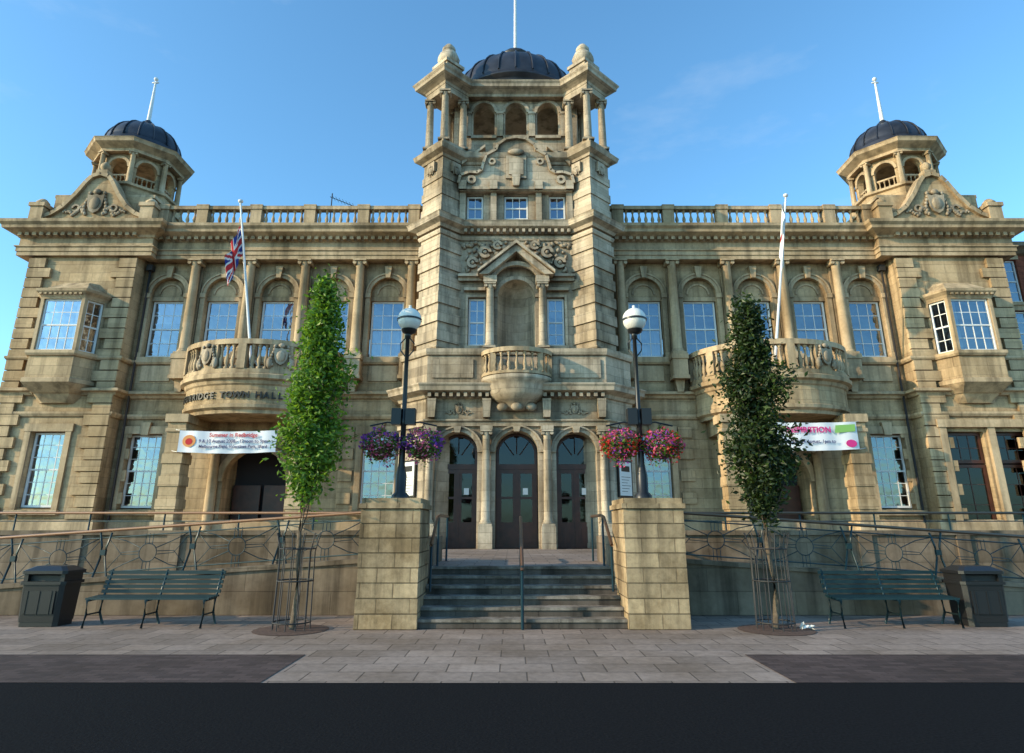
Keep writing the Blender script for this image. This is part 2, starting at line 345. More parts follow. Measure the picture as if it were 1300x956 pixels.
    peds=[4.42]+[b+1.165 for b in bays[:-1]]+[15.3]
    for i,x in enumerate(peds):
        box(H,'balustrades',x-.24,x+.24,yb-.19,yb+.19,13.97,14.858); box(H,'balustrades',x-.27,x+.27,yb-.23,yb+.23,14.84,15.06)
        if i<len(peds)-1:
            L=peds[i+1]-x-.48; n=max(3,int(L/.27))
            for k in range(n): baluster(H,x+.24+L*(k+.5)/n,yb,14.2,14.86)
    pops=[]
    if side<0: pops=[(18.15-.68,18.15+.68,2.25,5.15,False)]
    else: pops=[(16.75,18.15,BASE,5.15,False),(18.6,20.0,BASE,5.15,False)]
    wall(H,'walls',15.9,20.3,BASE,12.6,YP,pops,.34)
    H.add('walls',[(15.9,YP,BASE),(15.9,YW,BASE),(15.9,YW,12.6),(15.9,YP,12.6)],[(0,1,2,3)])
    H.add('walls',[(20.3,YP,BASE-.9),(20.3,41,BASE-.9),(20.3,41,12.6),(20.3,YP,12.6)],[(0,1,2,3)])
    if side<0:
        x=18.15; window(H,x-.66,x+.66,2.3,5.12,YP+.2,4,6)
        for s in(-1,1):
            a,b=sorted((x+s*.68,x+s*.9)); box(H,'mouldings',a,b,YP-.08,YP,2.2,5.15)
        box(H,'mouldings',x-.95,x+.95,YP-.1,YP,5.15,5.45); box(H,'mouldings',x-.98,x+.98,YP-.2,YP+.15,2.02,2.2)
    else:
        for a,b in((16.77,18.13),(18.62,19.98)):
            window(H,a,b,BASE+.03,3.9,YP+.2,2,4,0,'doors','door_glass',.12,sash=False); window(H,a,b,3.95,5.12,YP+.2,3,2,0,'doors','door_glass',.1,sash=False)
            box(H,'doors',a+.12,b-.12,YP+.21,YP+.28,BASE+.15,1.7)
        for x in(16.5,18.375,20.15): box(H,'mouldings',x-.14,x+.14,YP-.15,YP,BASE,5.3)
        box(H,'mouldings',16.3,20.29,YP-.2,YP,5.3,5.6)
    z=BASE+1.0;k=0
    while z<12.3:
        w=.95 if k%2==0 else .68
        for a,b in((15.86,15.9+w),(20.34-w,20.36)):
            box(H,'walls',a,b,YP-.13,YP+.002,z,z+.4)
        box(H,'walls',20.3,20.36,YP-.11,YP+w,z,z+.4)
        z+=.44;k+=1
    # ---- oriel
    oc=18.1; op=[(oc-1.3,YP),(oc-.88,YP-.8),(oc+.88,YP-.8),(oc+1.3,YP)]
    small=[(oc-.7,YP),(oc-.45,YP-.15),(oc+.45,YP-.15),(oc+.7,YP)]
    prism(H,'walls',op,6.95,8.1)
    prism(H,'mouldings',small,6.25,6.6,[(oc-1.0,YP),(oc-.7,YP-.4),(oc+.7,YP-.4),(oc+1.0,YP)])
    prism(H,'mouldings',[(oc-1.05,YP),(oc-.74,YP-.45),(oc+.74,YP-.45),(oc+1.05,YP)],6.6,6.93,[(oc-1.36,YP),(oc-.92,YP-.88),(oc+.92,YP-.88),(oc+1.36,YP)])
    mould(H,'mouldings',op,[(0,7.98),(.08,8.0),(.14,8.08),(.14,8.2),(-.1,8.22)])
    mould(H,'mouldings',op,[(0,6.93),(.08,6.94),(.08,7.1),(0,7.14)])
    prism(H,'mouldings',op,10.35,10.55)
    mould(H,'mouldings',op,[(0,10.4),(.06,10.5),(.2,10.62),(.22,10.72),(0,10.75)])
    prism(H,'mouldings',[(oc-1.35,YP),(oc-.92,YP-.85),(oc+.92,YP-.85),(oc+1.35,YP)],10.72,11.25,[(oc-.8,YP),(oc-.5,YP-.2),(oc+.5,YP-.2),(oc+.8,YP)])
    k=oc-.8
    while k<oc+.8: box(H,'mouldings',k,k+.1,YP-.95,YP-.8,10.5,10.6); k+=.2
    M0=H.M.copy()
    for a,b in zip(op[:-1],op[1:]):
        A=Vector((a[0],a[1],0));B=Vector((b[0],b[1],0));d=(B-A);L=d.length;ang=math.atan2(d.y,d.x)
        H.M=M0@Matrix.Translation(A)@Matrix.Rotation(ang,4,'Z')
        box(H,'mouldings',0,.13,.003,.22,8.2,10.35); box(H,'mouldings',L-.13,L,.003,.22,8.2,10.35)
        if L>1.2:
            window(H,.13,L-.13,8.2,10.35,.08,4,4,R.choice([0,2]),room=False)
        else: window(H,.13,L-.13,8.2,10.35,.08,2,4,0,room=False)
    H.M=M0
    box(H,'rooms',oc-1.0,oc+1.0,YP-.2,YP-.003,8.2,10.35)
    # ---- pavilion gable
    g=[(2.1,13.98),(2.1,14.25),(1.75,14.4),(1.3,14.75),(.85,15.35),(.5,15.95),(.3,16.2),(0,16.3)]
    gp=[(18.1+a,b) for a,b in g]+[(18.1-a,b) for a,b in g[::-1][1:]]
    extr(H,'walls',gp,YP-.02,YP+.35)
    edge=[(18.1-a,b) for a,b in g[1:]]+[(18.1+a,b) for a,b in g[1:-1][::-1]]
    for (xa,za),(xb,zb) in zip(edge[:-1],edge[1:]):
        d=Vector((xb-xa,zb-za)).normalized(); nn=Vector((-d.y,d.x))*.17
        extr(H,'mouldings',[(xa,za),(xb,zb),(xb+nn.x,zb+nn.y),(xa+nn.x,za+nn.y)],YP-.16,YP+.42)
    crest(H,18.1,YP-.02,14.95,.85,seed=3)
    box(H,'mouldings',17.85,18.35,YP-.1,YP+.3,16.35,16.6); lathe(H,'mouldings',18.1,YP+.1,[(.1,16.6),(.2,16.75),(.2,16.9),(.08,17.05),(0,17.1)],8)
    for x in(15.75,20.45):
        box(H,'mouldings',x-.28,x+.28,YP-.25,YP+.35,13.98,14.75); box(H,'mouldings',x-.34,x+.34,YP-.31,YP+.41,14.75,14.92)
        lathe(H,'mouldings',x,YP+.05,[(.22,14.92),(.26,15.05),(.12,15.2),(0,15.22)],8)
    cx,cy=18.1,27.2
    box(H,'walls',cx-2.1,cx+2.1,YP+.35,cy+2.2,13.9,15.5); box(H,'mouldings',cx-2.2,cx+2.2,YP+.42,cy+2.3,15.5,15.65)
    def octo(r,off=22.5): return [(cx+r*math.cos(rad(off+45*k)),cy+r*math.sin(rad(off+45*k))) for k in range(8)]
    prism(H,'walls',octo(2.0),15.65,16.25); mould(H,'mouldings',octo(2.0),[(0,16.2),(.12,16.24),(.14,16.34),(0,16.38)],True)
    prism(H,'walls',octo(1.97),16.25,16.36)
    M0=H.M.copy(); ap=1.5; hw=ap*math.tan(rad(22.5))
    for k in range(8):
        H.M=M0@Matrix.Translation((cx,cy,0))@Matrix.Rotation(rad(45*k),4,'Z')@Matrix.Translation((0,-ap,0))
        wall(H,'walls',-hw,hw,16.36,18.05,0,[(-.42,.42,16.42,17.35,True)],.26)
        wall(H,'walls',-hw+.1,hw-.1,16.36,18.05,.261,[(-.42,.42,16.42,17.35,True)],.01)
        archring(H,'mouldings',0,17.35,.42,.54,-.06,0); box(H,'balustrades',-.42,.42,.08,.2,16.95,17.03)
        for q in range(4): baluster(H,-.3+.2*q,.14,16.42,16.95,.055)
        H.M=M0@Matrix.Translation((cx,cy,0))@Matrix.Rotation(rad(45*k+22.5),4,'Z')
        column(H,0,-1.78,16.36,18.0,.12,n=8)
    H.M=M0
    mould(H,'mouldings',octo(1.75),[(-.3,18.0),(.16,18.0),(.16,18.14),(.22,18.18),(.48,18.34),(.52,18.46),(.56,18.52),(-.2,18.62)],True)
    prism(H,'mouldings',octo(1.8),18.05,18.58)
    lathe(H,'domes',cx,cy,[(1.72,18.58),(1.72,18.95),(1.66,19.0)]+[(1.64*math.cos(rad(a)),19.0+1.42*math.sin(rad(a))) for a in range(0,86,8)]+[(.12,20.44)],24)
    for k in range(16):
        a=2*pi*k/16; tube(H,'domes',[(cx+1.66*math.cos(rad(t))*math.cos(a),cy+1.66*math.cos(rad(t))*math.sin(a),19.0+1.44*math.sin(rad(t))) for t in range(0,88,11)],.035,4)
    lathe(H,'domes',cx,cy,[(.3,20.35),(.3,20.5),(.16,20.6),(.2,20.72),(.08,20.85)],10)
    lathe(H,'flagpoles',cx,cy,[(.1,20.8),(.05,22.9),(.03,23.2)],8); ell(H,'flagpoles',cx,cy,23.25,.11,.11,.11); ell(H,'flagpoles',cx,cy,23.05,.2,.05,.05)
    # ---- portico & balcony
    bx=10.2; rx,ry=2.95,2.45
    for s in(-1,1):
        x=bx+s*2.3; y=23.75
        box(H,'mouldings',x-.42,x+.42,y-.42,y+.42,BASE-.9,BASE+.9); box(H,'walls',x-.33,x+.33,y-.33,y+.33,BASE+.9,5.3)
        box(H,'mouldings',x-.38,x+.38,y-.38,y+.38,4.95,5.08); box(H,'mouldings',x-.42,x+.42,y-.42,y+.42,5.3,5.6)
        box(H,'walls',x-.25,x+.25,y+.34,YW,5.0,5.6)
        q=3.0
        box(H,'walls',x-.37,x+.37,y-.37,y+.37,q,q+.35); box(H,'walls',x-.37,x+.37,y-.37,y+.37,q+.8,q+1.15); box(H,'walls',x-.37,x+.37,y-.37,y+.37,q-.8,q-.45)
        column(H,bx+s*1.62,YW-.16,BASE,4.6,.2)
        box(H,'mouldings',bx+s*1.62-.3,bx+s*1.62+.3,YW-.4,YW,4.6,4.95)
    archring(H,'mouldings',bx+.05,3.3,1.25,1.5,YW-.12,YW)
    box(H,'rooms',10.25-1.4,10.25+1.4,YW+1.2,YW+1.3,BASE,4.8)
    for s in(-1,1): box(H,'doors',10.25+s*.62-.55,10.25+s*.62+.55,YW+.9,YW+.98,BASE,3.2)
    H.add('walls',[(9,YW+.34,BASE),(9,YW+1.3,BASE),(9,YW+1.3,4.8),(9,YW+.34,4.8),(11.5,YW+.34,BASE),(11.5,YW+1.3,BASE),(11.5,YW+1.3,4.8),(11.5,YW+.34,4.8)],[(0,1,2,3),(4,5,6,7),(3,2,6,7)])
    ep=ellpath(bx,YW-.002,rx,ry,28)
    prism(H,'walls',ep,5.9,6.98)
    mould(H,'mouldings',ep,[(-.5,5.58),(-.12,5.6),(-.1,5.72),(.04,5.8),(.06,5.92),(.0,5.95),(-.3,5.95)])
    prism(H,'walls',ellpath(bx,YW-.003,rx-.4,ry-.4,28),5.6,5.9)
    mould(H,'mouldings',ep,[(-.01,6.62),(.06,6.68),(.1,6.8),(.24,6.86),(.26,7.0),(.2,7.05),(-.3,7.07)])
    rbox(H,'balustrades',ellpath(bx,YW,rx+.05,ry+.05,28),.26,7.06,7.22)
    rbox(H,'balustrades',ellpath(bx,YW,rx+.05,ry+.05,28),.3,8.16,8.36)
    for k in range(38):
        a=-86+172*k/37
        if k%9==0 or abs(abs(a)-26)<6: continue
        q=ellpath(bx,YW,rx+.05,ry+.05,1,a,a)[0]; baluster(H,q[0],q[1],7.22,8.16,.1)
    M0=H.M.copy()
    for a in(-88,-58,0,58,88,-26,26):
        q=ellpath(bx,YW,rx+.05,ry+.05,1,a,a)[0]; t=rad(a); ang=math.atan2(ry*math.sin(t),rx*math.cos(t))
        H.M=M0@Matrix.Translation((q[0],q[1],0))@Matrix.Rotation(ang,4,'Z')
        if abs(a)==26: 
            box(H,'balustrades',-.42,.42,-.12,.12,7.222,8.158); crest(H,0,-.14,7.72,.62,seed=5,sw=False)
            for s in(-1,1): ell(H,'carvings',s*.38,-.14,7.45,.12,.1,.22)
        else: box(H,'balustrades',-.15,.15,-.16,.16,7.222,8.158)
    H.M=M0
wing(1); wing(-1); H.M=Matrix()
H.add('walls',[(-20.3,41,0),(20.3,41,0),(20.3,41,12.6),(-20.3,41,12.6)],[(0,1,2,3)])
box(H,'roof',-20.2,20.2,YW-.1,40.9,13.6,13.97)
# ---- TOWER
TC=26.9
def tp(hd=.88,w=3.15):
    s=[(-3,-3-hd),(-(w-hd),-w),(w-hd,-w),(3,-3-hd)]; out=[]
    for k in range(4):
        for x,y in s:
            for _ in range(k): x,y=-y,x
            out.append((x,y+TC))
    return out
T='tower_walls'; TM='tower_mouldings'
YT=TC-3.15
P=tp(); n=len(P); v=[];f=[]
for i in range(n):
    if i==1: continue
    a=P[i];b=P[(i+1)%n]; k=len(v); v+=[(a[0],a[1],BASE),(b[0],b[1],BASE),(b[0],b[1],16.9),(a[0],a[1],16.9)]; f.append((k,k+1,k+2,k+3))
H.add(T,v,f)
tw=[(-1.9,-1.2,8.3,10.3,False),(1.2,1.9,8.3,10.3,False),(-.74,.74,8.0,10.3,True),(-2.05,-1.35,13.72,14.82,False),(-.51,.51,13.72,14.82,False),(1.35,2.05,13.72,14.82,False)]
wall(H,T,-2.27,2.27,6.5,16.9,YT,tw,.25)
for a,b,c,d,_ in tw:
    if _: continue
    window(H,a+.02,b-.02,c+.02,d-.02,YT+.13,3 if b-a>.8 else 2,4 if c<12 else 2,R.choice([0,1]) if c<12 else 0,sash=True)
    if c<12:
        box(H,TM,a-.12,b+.12,YT-.12,YT+.1,c-.15,c-.002); box(H,TM,a-.1,a-.002,YT-.06,YT,c,d+.1); box(H,TM,b+.002,b+.1,YT-.06,YT,c,d+.1); box(H,TM,a-.002,b+.002,YT-.06,YT,d+.002,d+.1)
        box(H,TM,a-.16,b+.16,YT-.18,YT,d+.25,d+.37)
lathe(H,T,0,YT+.05,[(.74,8.0),(.74,10.3)]+[(.74*math.cos(rad(t)),10.3+.74*math.sin(rad(t))) for t in range(10,91,10)],16,0,pi)
H.add(T,[(-.74,YT,8.0),(.74,YT,8.0),(.74,YT+.8,8.0),(-.74,YT+.8,8.0)],[(0,1,2,3)])
archring(H,TM,0,10.3,.74,.9,YT-.08,YT); mould(H,TM,ellpath(0,YT+.05,.74,-.74,10,-90,90)[::-1],[(0,10.2),(.05,10.22),(.05,10.32),(0,10.33)])
for s in(-1,1):
    column(H,s*1.02,YT-.35,8.1,10.75,.16,TM); column(H,s*1.02,YT-.12,8.1,10.75,.12,TM,n=10)
    box(H,TM,s*1.02-.26,s*1.02+.26,YT-.6,YT,10.75,11.02)
    extr(H,TM,[(s*1.45,11.02),(s*1.1,11.02),(0,11.98),(0,12.28)],YT-.72,YT-.02)
    extr(H,TM,[(s*1.5,11.06),(s*1.5,11.16),(0,12.42),(0,12.285)],YT-.85,YT-.02)
archring(H,TM,0,10.55,.95,1.12,YT-.45,YT-.3,16,rad(28),rad(152))
for s in(-1,1):
    a,b=sorted((s*1.3,s*2.3)); box(H,TM,a,b,YT-.18,YT,10.95,11.1); box(H,TM,a,b,YT-.3,YT,11.1,11.22)
    rr=random.Random(11)
    for c,(cx_,cz_,rr_) in enumerate([(1.25,12.2,.26),(1.75,11.75,.24),(.75,12.5,.2)]):
        archring(H,'carvings',s*cx_,cz_,rr_*.5,rr_,YT-.16,YT,12,0,1.8*pi); ell(H,'carvings',s*cx_,YT-.08,cz_,.1,.12,.1)
    for k in range(60):
        x=s*rr.uniform(.35,2.15); z=rr.uniform(11.35,12.7)
        if z<11.2+1.2*(1-abs(x)/1.5)+.1: continue
        ell(H,'carvings',x,YT-.04,z,rr.uniform(.06,.16),rr.uniform(.05,.11),rr.uniform(.05,.13),6,5,Matrix.Rotation(rr.uniform(0,3),3,'Y'))
mould(H,TM,P,[(0,12.72),(.06,12.74),(.1,12.84),(.1,12.9),(0,12.92)],True)
mould(H,TM,P,[(0,13.0),(.1,13.02),(.16,13.14),(.38,13.24),(.42,13.4),(.46,13.46),(.1,13.55),(0,13.55)],True)
mould(H,TM,P,[(0,7.95),(.08,7.98),(.12,8.05),(.12,8.1),(0,8.1)],True)
mould(H,TM,P,[(0,16.2),(.06,16.22),(.1,16.32),(.3,16.42),(.34,16.56),(.36,16.62),(.1,16.7),(0,16.7)],True)
x=-2.1
while x<2.15: box(H,TM,x,x+.12,YT-.3,YT-.05,13.02,13.16); x+=.26
def rot_sq(cx,cy,hd): return [(cx,cy-hd),(cx+hd,cy),(cx,cy+hd),(cx-hd,cy)]
for sx in(-1,1):
    for sy in(-1,1):
        cx,cy=3*sx,TC+3*sy
        if sy<0:
            for z in(8.35,9.1,9.85,10.6,11.35,12.1): prism(H,T,rot_sq(cx,cy,.97),z,z+.42)
            for z in (13.75,14.5,15.25): prism(H,T,rot_sq(cx,cy,.94),z,z+.36)
            for q in(45,-45):
                H.M=Matrix.Translation((cx,cy,0))@Matrix.Rotation(rad(q),4,'Z')
                box(H,TM,-.22,.22,-.76,-.6,15.65,16.1); crest(H,0,-.74,15.7,.3,sw=False); 
            H.M=Matrix()
        prism(H,T,rot_sq(cx,cy,1.0),16.68,16.98)
        for dx,dy in((0,-.72),(.72,0),(0,.72),(-.72,0)): column(H,cx+dx,cy+dy,16.98,19.42,.165,TM,n=12)
        prism(H,T,rot_sq(cx,cy,.92),19.42,19.78)
        prism(H,T,rot_sq(cx,cy,.62),20.25,21.1); prism(H,TM,rot_sq(cx,cy,.72),21.1,21.25)
        lathe(H,TM,cx,cy,[(.34,21.25),(.46,21.4),(.5,21.62),(.4,21.88),(.24,21.96),(.3,22.06),(.3,22.2),(.16,22.4),(0,22.46)],12)
for k in range(4):
    H.M=Matrix.Translation((0,TC,0))@Matrix.Rotation(rad(90*k),4,'Z')
    aops=[(c-.47,c+.47,17.9,19.12,True) for c in(-1.4,0,1.4)]
    wall(H,T,-2.7,2.7,16.9,20.0,-2.7,aops,.35); wall(H,T,-2.35,2.35,16.9,20.0,-2.349,aops,.01)
    for c in(-1.4,0,1.4):
        archring(H,TM,c,19.12,.47,.6,-2.77,-2.7); box(H,TM,c-.55,c+.55,-2.85,-2.5,17.76,17.9)
    for c in(-2.1,-.7,.7,2.1): box(H,TM,c-.14,c+.14,-2.78,-2.7,17.9,19.0); box(H,TM,c-.17,c+.17,-2.82,-2.7,19.0,19.12)
    mould(H,TM,[(-2.4,-2.7),(2.4,-2.7)],[(0,17.1),(.06,17.12),(.06,17.25),(0,17.28)])
H.M=Matrix()
box(H,T,-2.69,2.69,TC-2.69,TC+2.69,16.7,16.95); box(H,T,-2.65,2.65,TC-2.65,TC+2.65,19.81,20.29)
P2=tp(.92,3.0)
mould(H,TM,P2,[(-.4,19.72),(.02,19.72),(.04,19.84),(.14,19.9),(.36,20.0),(.38,20.12),(.44,20.2),(.46,20.26),(-.3,20.34),(-.5,20.34)],True)
prism(H,TM,tp(.90,2.98),19.79,20.3)
lathe(H,T,0,TC,[(3.0,20.3),(3.0,20.62),(2.85,20.66)],32)
DC=21.3
lathe(H,'domes',0,TC,[(2.86,20.62),(2.86,20.95),(3.05,21.0),(3.05,21.1),(2.95,21.12),(2.97,DC)]+[(2.95*math.cos(rad(a)),DC+2.25*math.sin(rad(a))) for a in range(4,84,6)],40)
for k in range(24):
    a=2*pi*k/24; tube(H,'domes',[(2.98*math.cos(rad(t))*math.cos(a),TC+2.98*math.cos(rad(t))*math.sin(a),DC+2.28*math.sin(rad(t))) for t in range(0,84,9)],.045,4)
lathe(H,'domes',0,TC,[(1.0,DC+2.1),(.95,23.6),(.8,23.65),(.78,24.0),(.9,24.06),(.7,24.32),(.3,24.5),(.15,24.8)],16)
lathe(H,'flagpoles',0,TC,[(.085,24.7),(.045,33)],8)
# shaped gable on tower face
g=[(2.32,14.86),(2.32,15.15),(2.25,15.5),(1.95,15.62),(1.6,15.6),(1.38,15.75),(1.3,16.1),(1.2,16.45),(.95,16.6),(.8,16.7),(.72,16.95),(.4,17.2),(0,17.28)]
gp=[(a,b) for a,b in g]+[(-a,b) for a,b in g[::-1][1:]]
extr(H,T,gp,YT-.28,YT-.01)
edge=[(-a,b) for a,b in g[1:]]+[(a,b) for a,b in g[1:-1][::-1]]
for (xa,za),(xb,zb) in zip(edge[:-1],edge[1:]):
    d=Vector((xb-xa,zb-za)).normalized(); nn=Vector((-d.y,d.x))*.11
    extr(H,TM,[(xa,za),(xb,zb),(xb+nn.x,zb+nn.y),(xa+nn.x,za+nn.y)],YT-.42,YT-.01)
for x in(-2.2,-.93,.93,2.2):
    box(H,TM,x-.12,x+.12,YT-.16,YT,13.6,14.86); box(H,TM,x-.16,x+.16,YT-.4,YT-.28,14.9,15.3)
box(H,TM,-2.35,2.35,YT-.36,YT-.001,14.9,15.02)
box(H,TM,-.42,.42,YT-.36,YT-.28,15.4,16.5); box(H,TM,-.3,.3,YT-.42,YT-.36,15.55,16.3); ell(H,'carvings',0,YT-.42,16.6,.35,.12,.14)
extr(H,TM,[(-.12,15.0),(.12,15.0),(.18,15.5),(-.18,15.5)],YT-.5,YT-.28)
for s in(-1,1):
    archring(H,TM,s*1.85,15.35,.08,.2,YT-.36,YT-.28,10,0,2*pi); archring(H,TM,s*1.0,16.2,.08,.16,YT-.36,YT-.28,10,0,2*pi)
    extr(H,TM,[(s*2.27,16.15),(s*1.3,17.0),(s*1.3,17.12),(s*2.27,16.32)],YT-.2,YT+.4)
# ---- ENTRY BLOCK
YE=22.9
dops=[(-.76,.76,BASE,4.15,True),(-2.84,-1.4,BASE,4.15,True),(1.4,2.84,BASE,4.15,True)]
wall(H,T,-3.3,3.3,BASE,7.9,YE,dops,.75)
for s in(-1,1):
    H.add(T,[(s*3.3,YE,BASE),(s*4.4,24,BASE),(s*4.4,24,7.9),(s*3.3,YE,7.9)],[(0,1,2,3)])
    H.add(T,[(s*4.4,24,BASE),(s*4.4,YW,BASE),(s*4.4,YW,7.9),(s*4.4,24,7.9)],[(0,1,2,3)])
E=[(-4.4,YW),(-4.4,24),(-3.3,YE),(3.3,YE),(4.4,24),(4.4,YW)]
prism(H,T,[(-4.37,YW),(-4.37,24.03),(-3.28,YE+.03),(3.28,YE+.03),(4.37,24.03),(4.37,YW)],7.6,7.89)
mould(H,TM,E,[(0.003,7.7),(.08,7.72),(.12,7.82),(.12,7.95),(-.3,7.97),(-.3,7.9)])
mould(H,TM,E,[(0,6.05),(.08,6.08),(.14,6.2),(.45,6.3),(.48,6.44),(.54,6.52),(.54,6.56),(.1,6.66),(0,6.66)])
mould(H,TM,E,[(0,5.05),(.1,5.06),(.1,5.2),(.16,5.24),(.16,5.3),(0,5.34)])
mould(H,TM,[(-4.4,YW),(-4.4,24),(-3.3,YE),(-2.95,YE)],[(0,BASE),(.15,BASE),(.15,1.5),(.05,1.6),(0,1.6)])
mould(H,TM,[(2.95,YE),(3.3,YE),(4.4,24),(4.4,YW)],[(0,BASE),(.15,BASE),(.15,1.5),(.05,1.6),(0,1.6)])
x=-3.2
while x<3.25: 
    box(H,TM,x,x+.12,YE-.36,YE-.1,6.1,6.24); x+=.26
for c,r in((0,.76),(-2.12,.72),(2.12,.72)):
    archring(H,TM,c,4.15,r,r+.14,YE-.08,YE); archring(H,TM,c,4.15,r+.14,r+.2,YE-.13,YE)
    extr(H,TM,[(c-.09,4.15+r-.05),(c+.09,4.15+r-.05),(c+.14,5.04),(c-.14,5.04)],YE-.22,YE)
    y=YE+.62
    hw=r-.02
    box(H,'doors',c-hw,c-hw+.1,y,y+.1,BASE,4.15); box(H,'doors',c+hw-.1,c+hw,y,y+.1,BASE,4.15); box(H,'doors',c-.05,c+.05,y,y+.1,BASE,3.6)
    box(H,'doors',c-hw+.1,c+hw-.1,y-.01,y+.11,3.6,3.78)
    for s in(-1,1):
        a,b=sorted((c+s*.05,c+s*(hw-.1)))
        box(H,'doors',a,b,y+.02,y+.08,BASE,1.75); box(H,'doors',a,b,y+.02,y+.08,3.45,3.598)
        box(H,'doors',a,a+.09,y+.022,y+.078,1.752,3.448); box(H,'doors',b-.09,b,y+.022,y+.078,1.752,3.448); box(H,'doors',a+.09,b-.09,y+.03,y+.07,2.55,2.63)
        box(H,'doors',a+.12,b-.12,y+.0,y+.02,1.05,1.6)
    H.add('door_glass',[(c-hw,y+.05,1.7),(c+hw,y+.05,1.7),(c+hw,y+.05,4.15),(c-hw,y+.05,4.15)],[(0,1,2,3)])
    pts=[(c-hw*math.cos(pi*k/12),4.15+hw*math.sin(pi*k/12)) for k in range(13)]
    H.add('door_glass',[(a,y+.05,b) for a,b in pts],[tuple(range(13))])
    archring(H,'doors',c,4.15,hw-.09,hw,y,y+.1)
    for a in(45,90,135): 
        t=rad(a); tube(H,'doors',[(c+.15*math.cos(t),y+.05,4.0+.15*math.sin(t)),(c+(hw-.05)*math.cos(t),y+.05,4.15+(hw-.05)*math.sin(t))],.02,4)
    box(H,'rooms',c-hw-.1,c+hw+.1,y+1.2,y+1.3,BASE,5.0)
    box(H,'notice_paper',c+.22,c+.4,y+.008,y+.018,2.7,2.93)
H.add('rooms',[(-3,YE+.75,BASE+.004),(3,YE+.75,BASE+.004),(3,YE+1.9,BASE+.004),(-3,YE+1.9,BASE+.004)],[(0,1,2,3)])
for x in(-3.06,-1.08,1.08,3.06):
    column(H,x,YE-.2,BASE+.75,4.9,.15,TM); box(H,TM,x-.24,x+.24,YE-.42,YE,BASE,BASE+.745); box(H,TM,x-.22,x+.22,YE-.4,YE,4.9,5.045)
    extr(H,TM,[(x-.12,5.36),(x+.12,5.36),(x+.16,6.04),(x-.16,6.04)],YE-.3,YE)
for x in(-2.1,2.1): crest(H,x,YE-.01,5.68,.3,sw=True,seed=8)
for x in(-2.35,2.35): box(H,TM,x-.75,x+.75,YE-.05,YE,6.85,7.55)
bp=ellpath(0,YE+.02,1.2,.95,18); lathe(H,TM,0,YE,[(.0,5.6),(.4,5.62),(.55,5.74),(.62,5.86),(.72,5.9),(1.0,6.12),(1.04,6.18),(1.12,6.42),(1.16,6.55),(1.28,6.62),(1.3,6.78),(1.2,6.82),(0,6.82)],20,pi,2*pi,1,.8)
for s in(-1,0,1): ell(H,'carvings',s*.5,YE-.42+.12*abs(s),5.72,.22,.14,.16)
rbox(H,'balustrades',bp,.2,6.82,6.92); rbox(H,'balustrades',bp,.24,7.62,7.78)
for k in range(13):
    a=-82+164*k/12; q=ellpath(0,YE+.02,1.2,.95,1,a,a)[0]
    baluster(H,q[0],q[1],6.92,7.62,.075)
for a in(-86,-45,45,86):
    q=ellpath(0,YE+.02,1.2,.95,1,a,a)[0]; box(H,'balustrades',q[0]-.1,q[0]+.1,q[1]-.1,q[1]+.1,6.922,7.618)
for s in(-1,1):
    H.M=Matrix.Translation((s*3.85,23.45,0))@Matrix.Rotation(rad(45*s),4,'Z')
    box(H,'notice_boards',-.42,.42,-.09,-.02,2.6,3.9); box(H,'notice_paper',-.36,.36,-.094,-.088,2.66,3.84)
    box(H,'notice_boards',-.25,.25,-.098,-.093,3.5,3.7)
    for k in range(6): box(H,'notice_boards',-.25,.1+.12*(k%3)*.8,-.098,-.093,2.8+.1*k,2.815+.1*k)
    H.M=Matrix()
for s in(-1,1):
    tube(H,'rainwater_pipes',[(s*15.64,YW-.12,BASE),(s*15.64,YW-.12,12.3)],.045,8); box(H,'rainwater_pipes',s*15.64-.12,s*15.64+.12,YW-.25,YW-.01,12.1,12.35)
tube(H,'aerial',[(-9.6,30,13.9),(-9.6,30,18.4)],.03,5); tube(H,'aerial',[(-9.7,30,18.2),(-8.3,30,17.6)],.02,4)
for k in range(7): x=-9.5+.18*k; tube(H,'aerial',[(x,29.7,18.12-.077*k),(x,30.3,18.12-.077*k)],.01,4)
e=H.build({'notice_boards':'black','notice_paper':'white','aerial':'iron','rainwater_pipes':'iron'})
def txt(s,size,loc,rot,mat,par,ext=.01,align='CENTER',bold=0):
    c=bpy.data.curves.new('lettering','FONT'); c.body=s; c.size=size; c.extrude=ext; c.align_x=align; c.offset=bold; c.resolution_u=3
    c.materials.append(MT[mat]); ob=bpy.data.objects.new('lettering',c); sc.collection.objects.link(ob); ob.parent=par
    ob.location=Vector(loc)-par.location; ob.rotation_euler=rot; return ob
s='REDBRIDGE TOWN HALL'; wd={'I':.14,' ':.19,'W':.38,'O':.31,'G':.31,'N':.29,'D':.29,'H':.29,'R':.28,'B':.28,'A':.29}
t=rad(-64); rx,ry=2.99,2.49; bx=-10.2
for ch in s:
    w=wd.get(ch,.26)*.93
    def adv(t,d): return t+d/math.hypot(rx*math.cos(t),ry*math.sin(t))
    tm=adv(t,w/2)
    if ch!=' ': txt(ch,.34,(bx+rx*math.sin(tm),YW-ry*math.cos(tm),6.14),(pi/2,0,math.atan2(ry*math.sin(tm),rx*math.cos(tm))),'letter',e,.02,'CENTER',.007)
    t=adv(t,w)
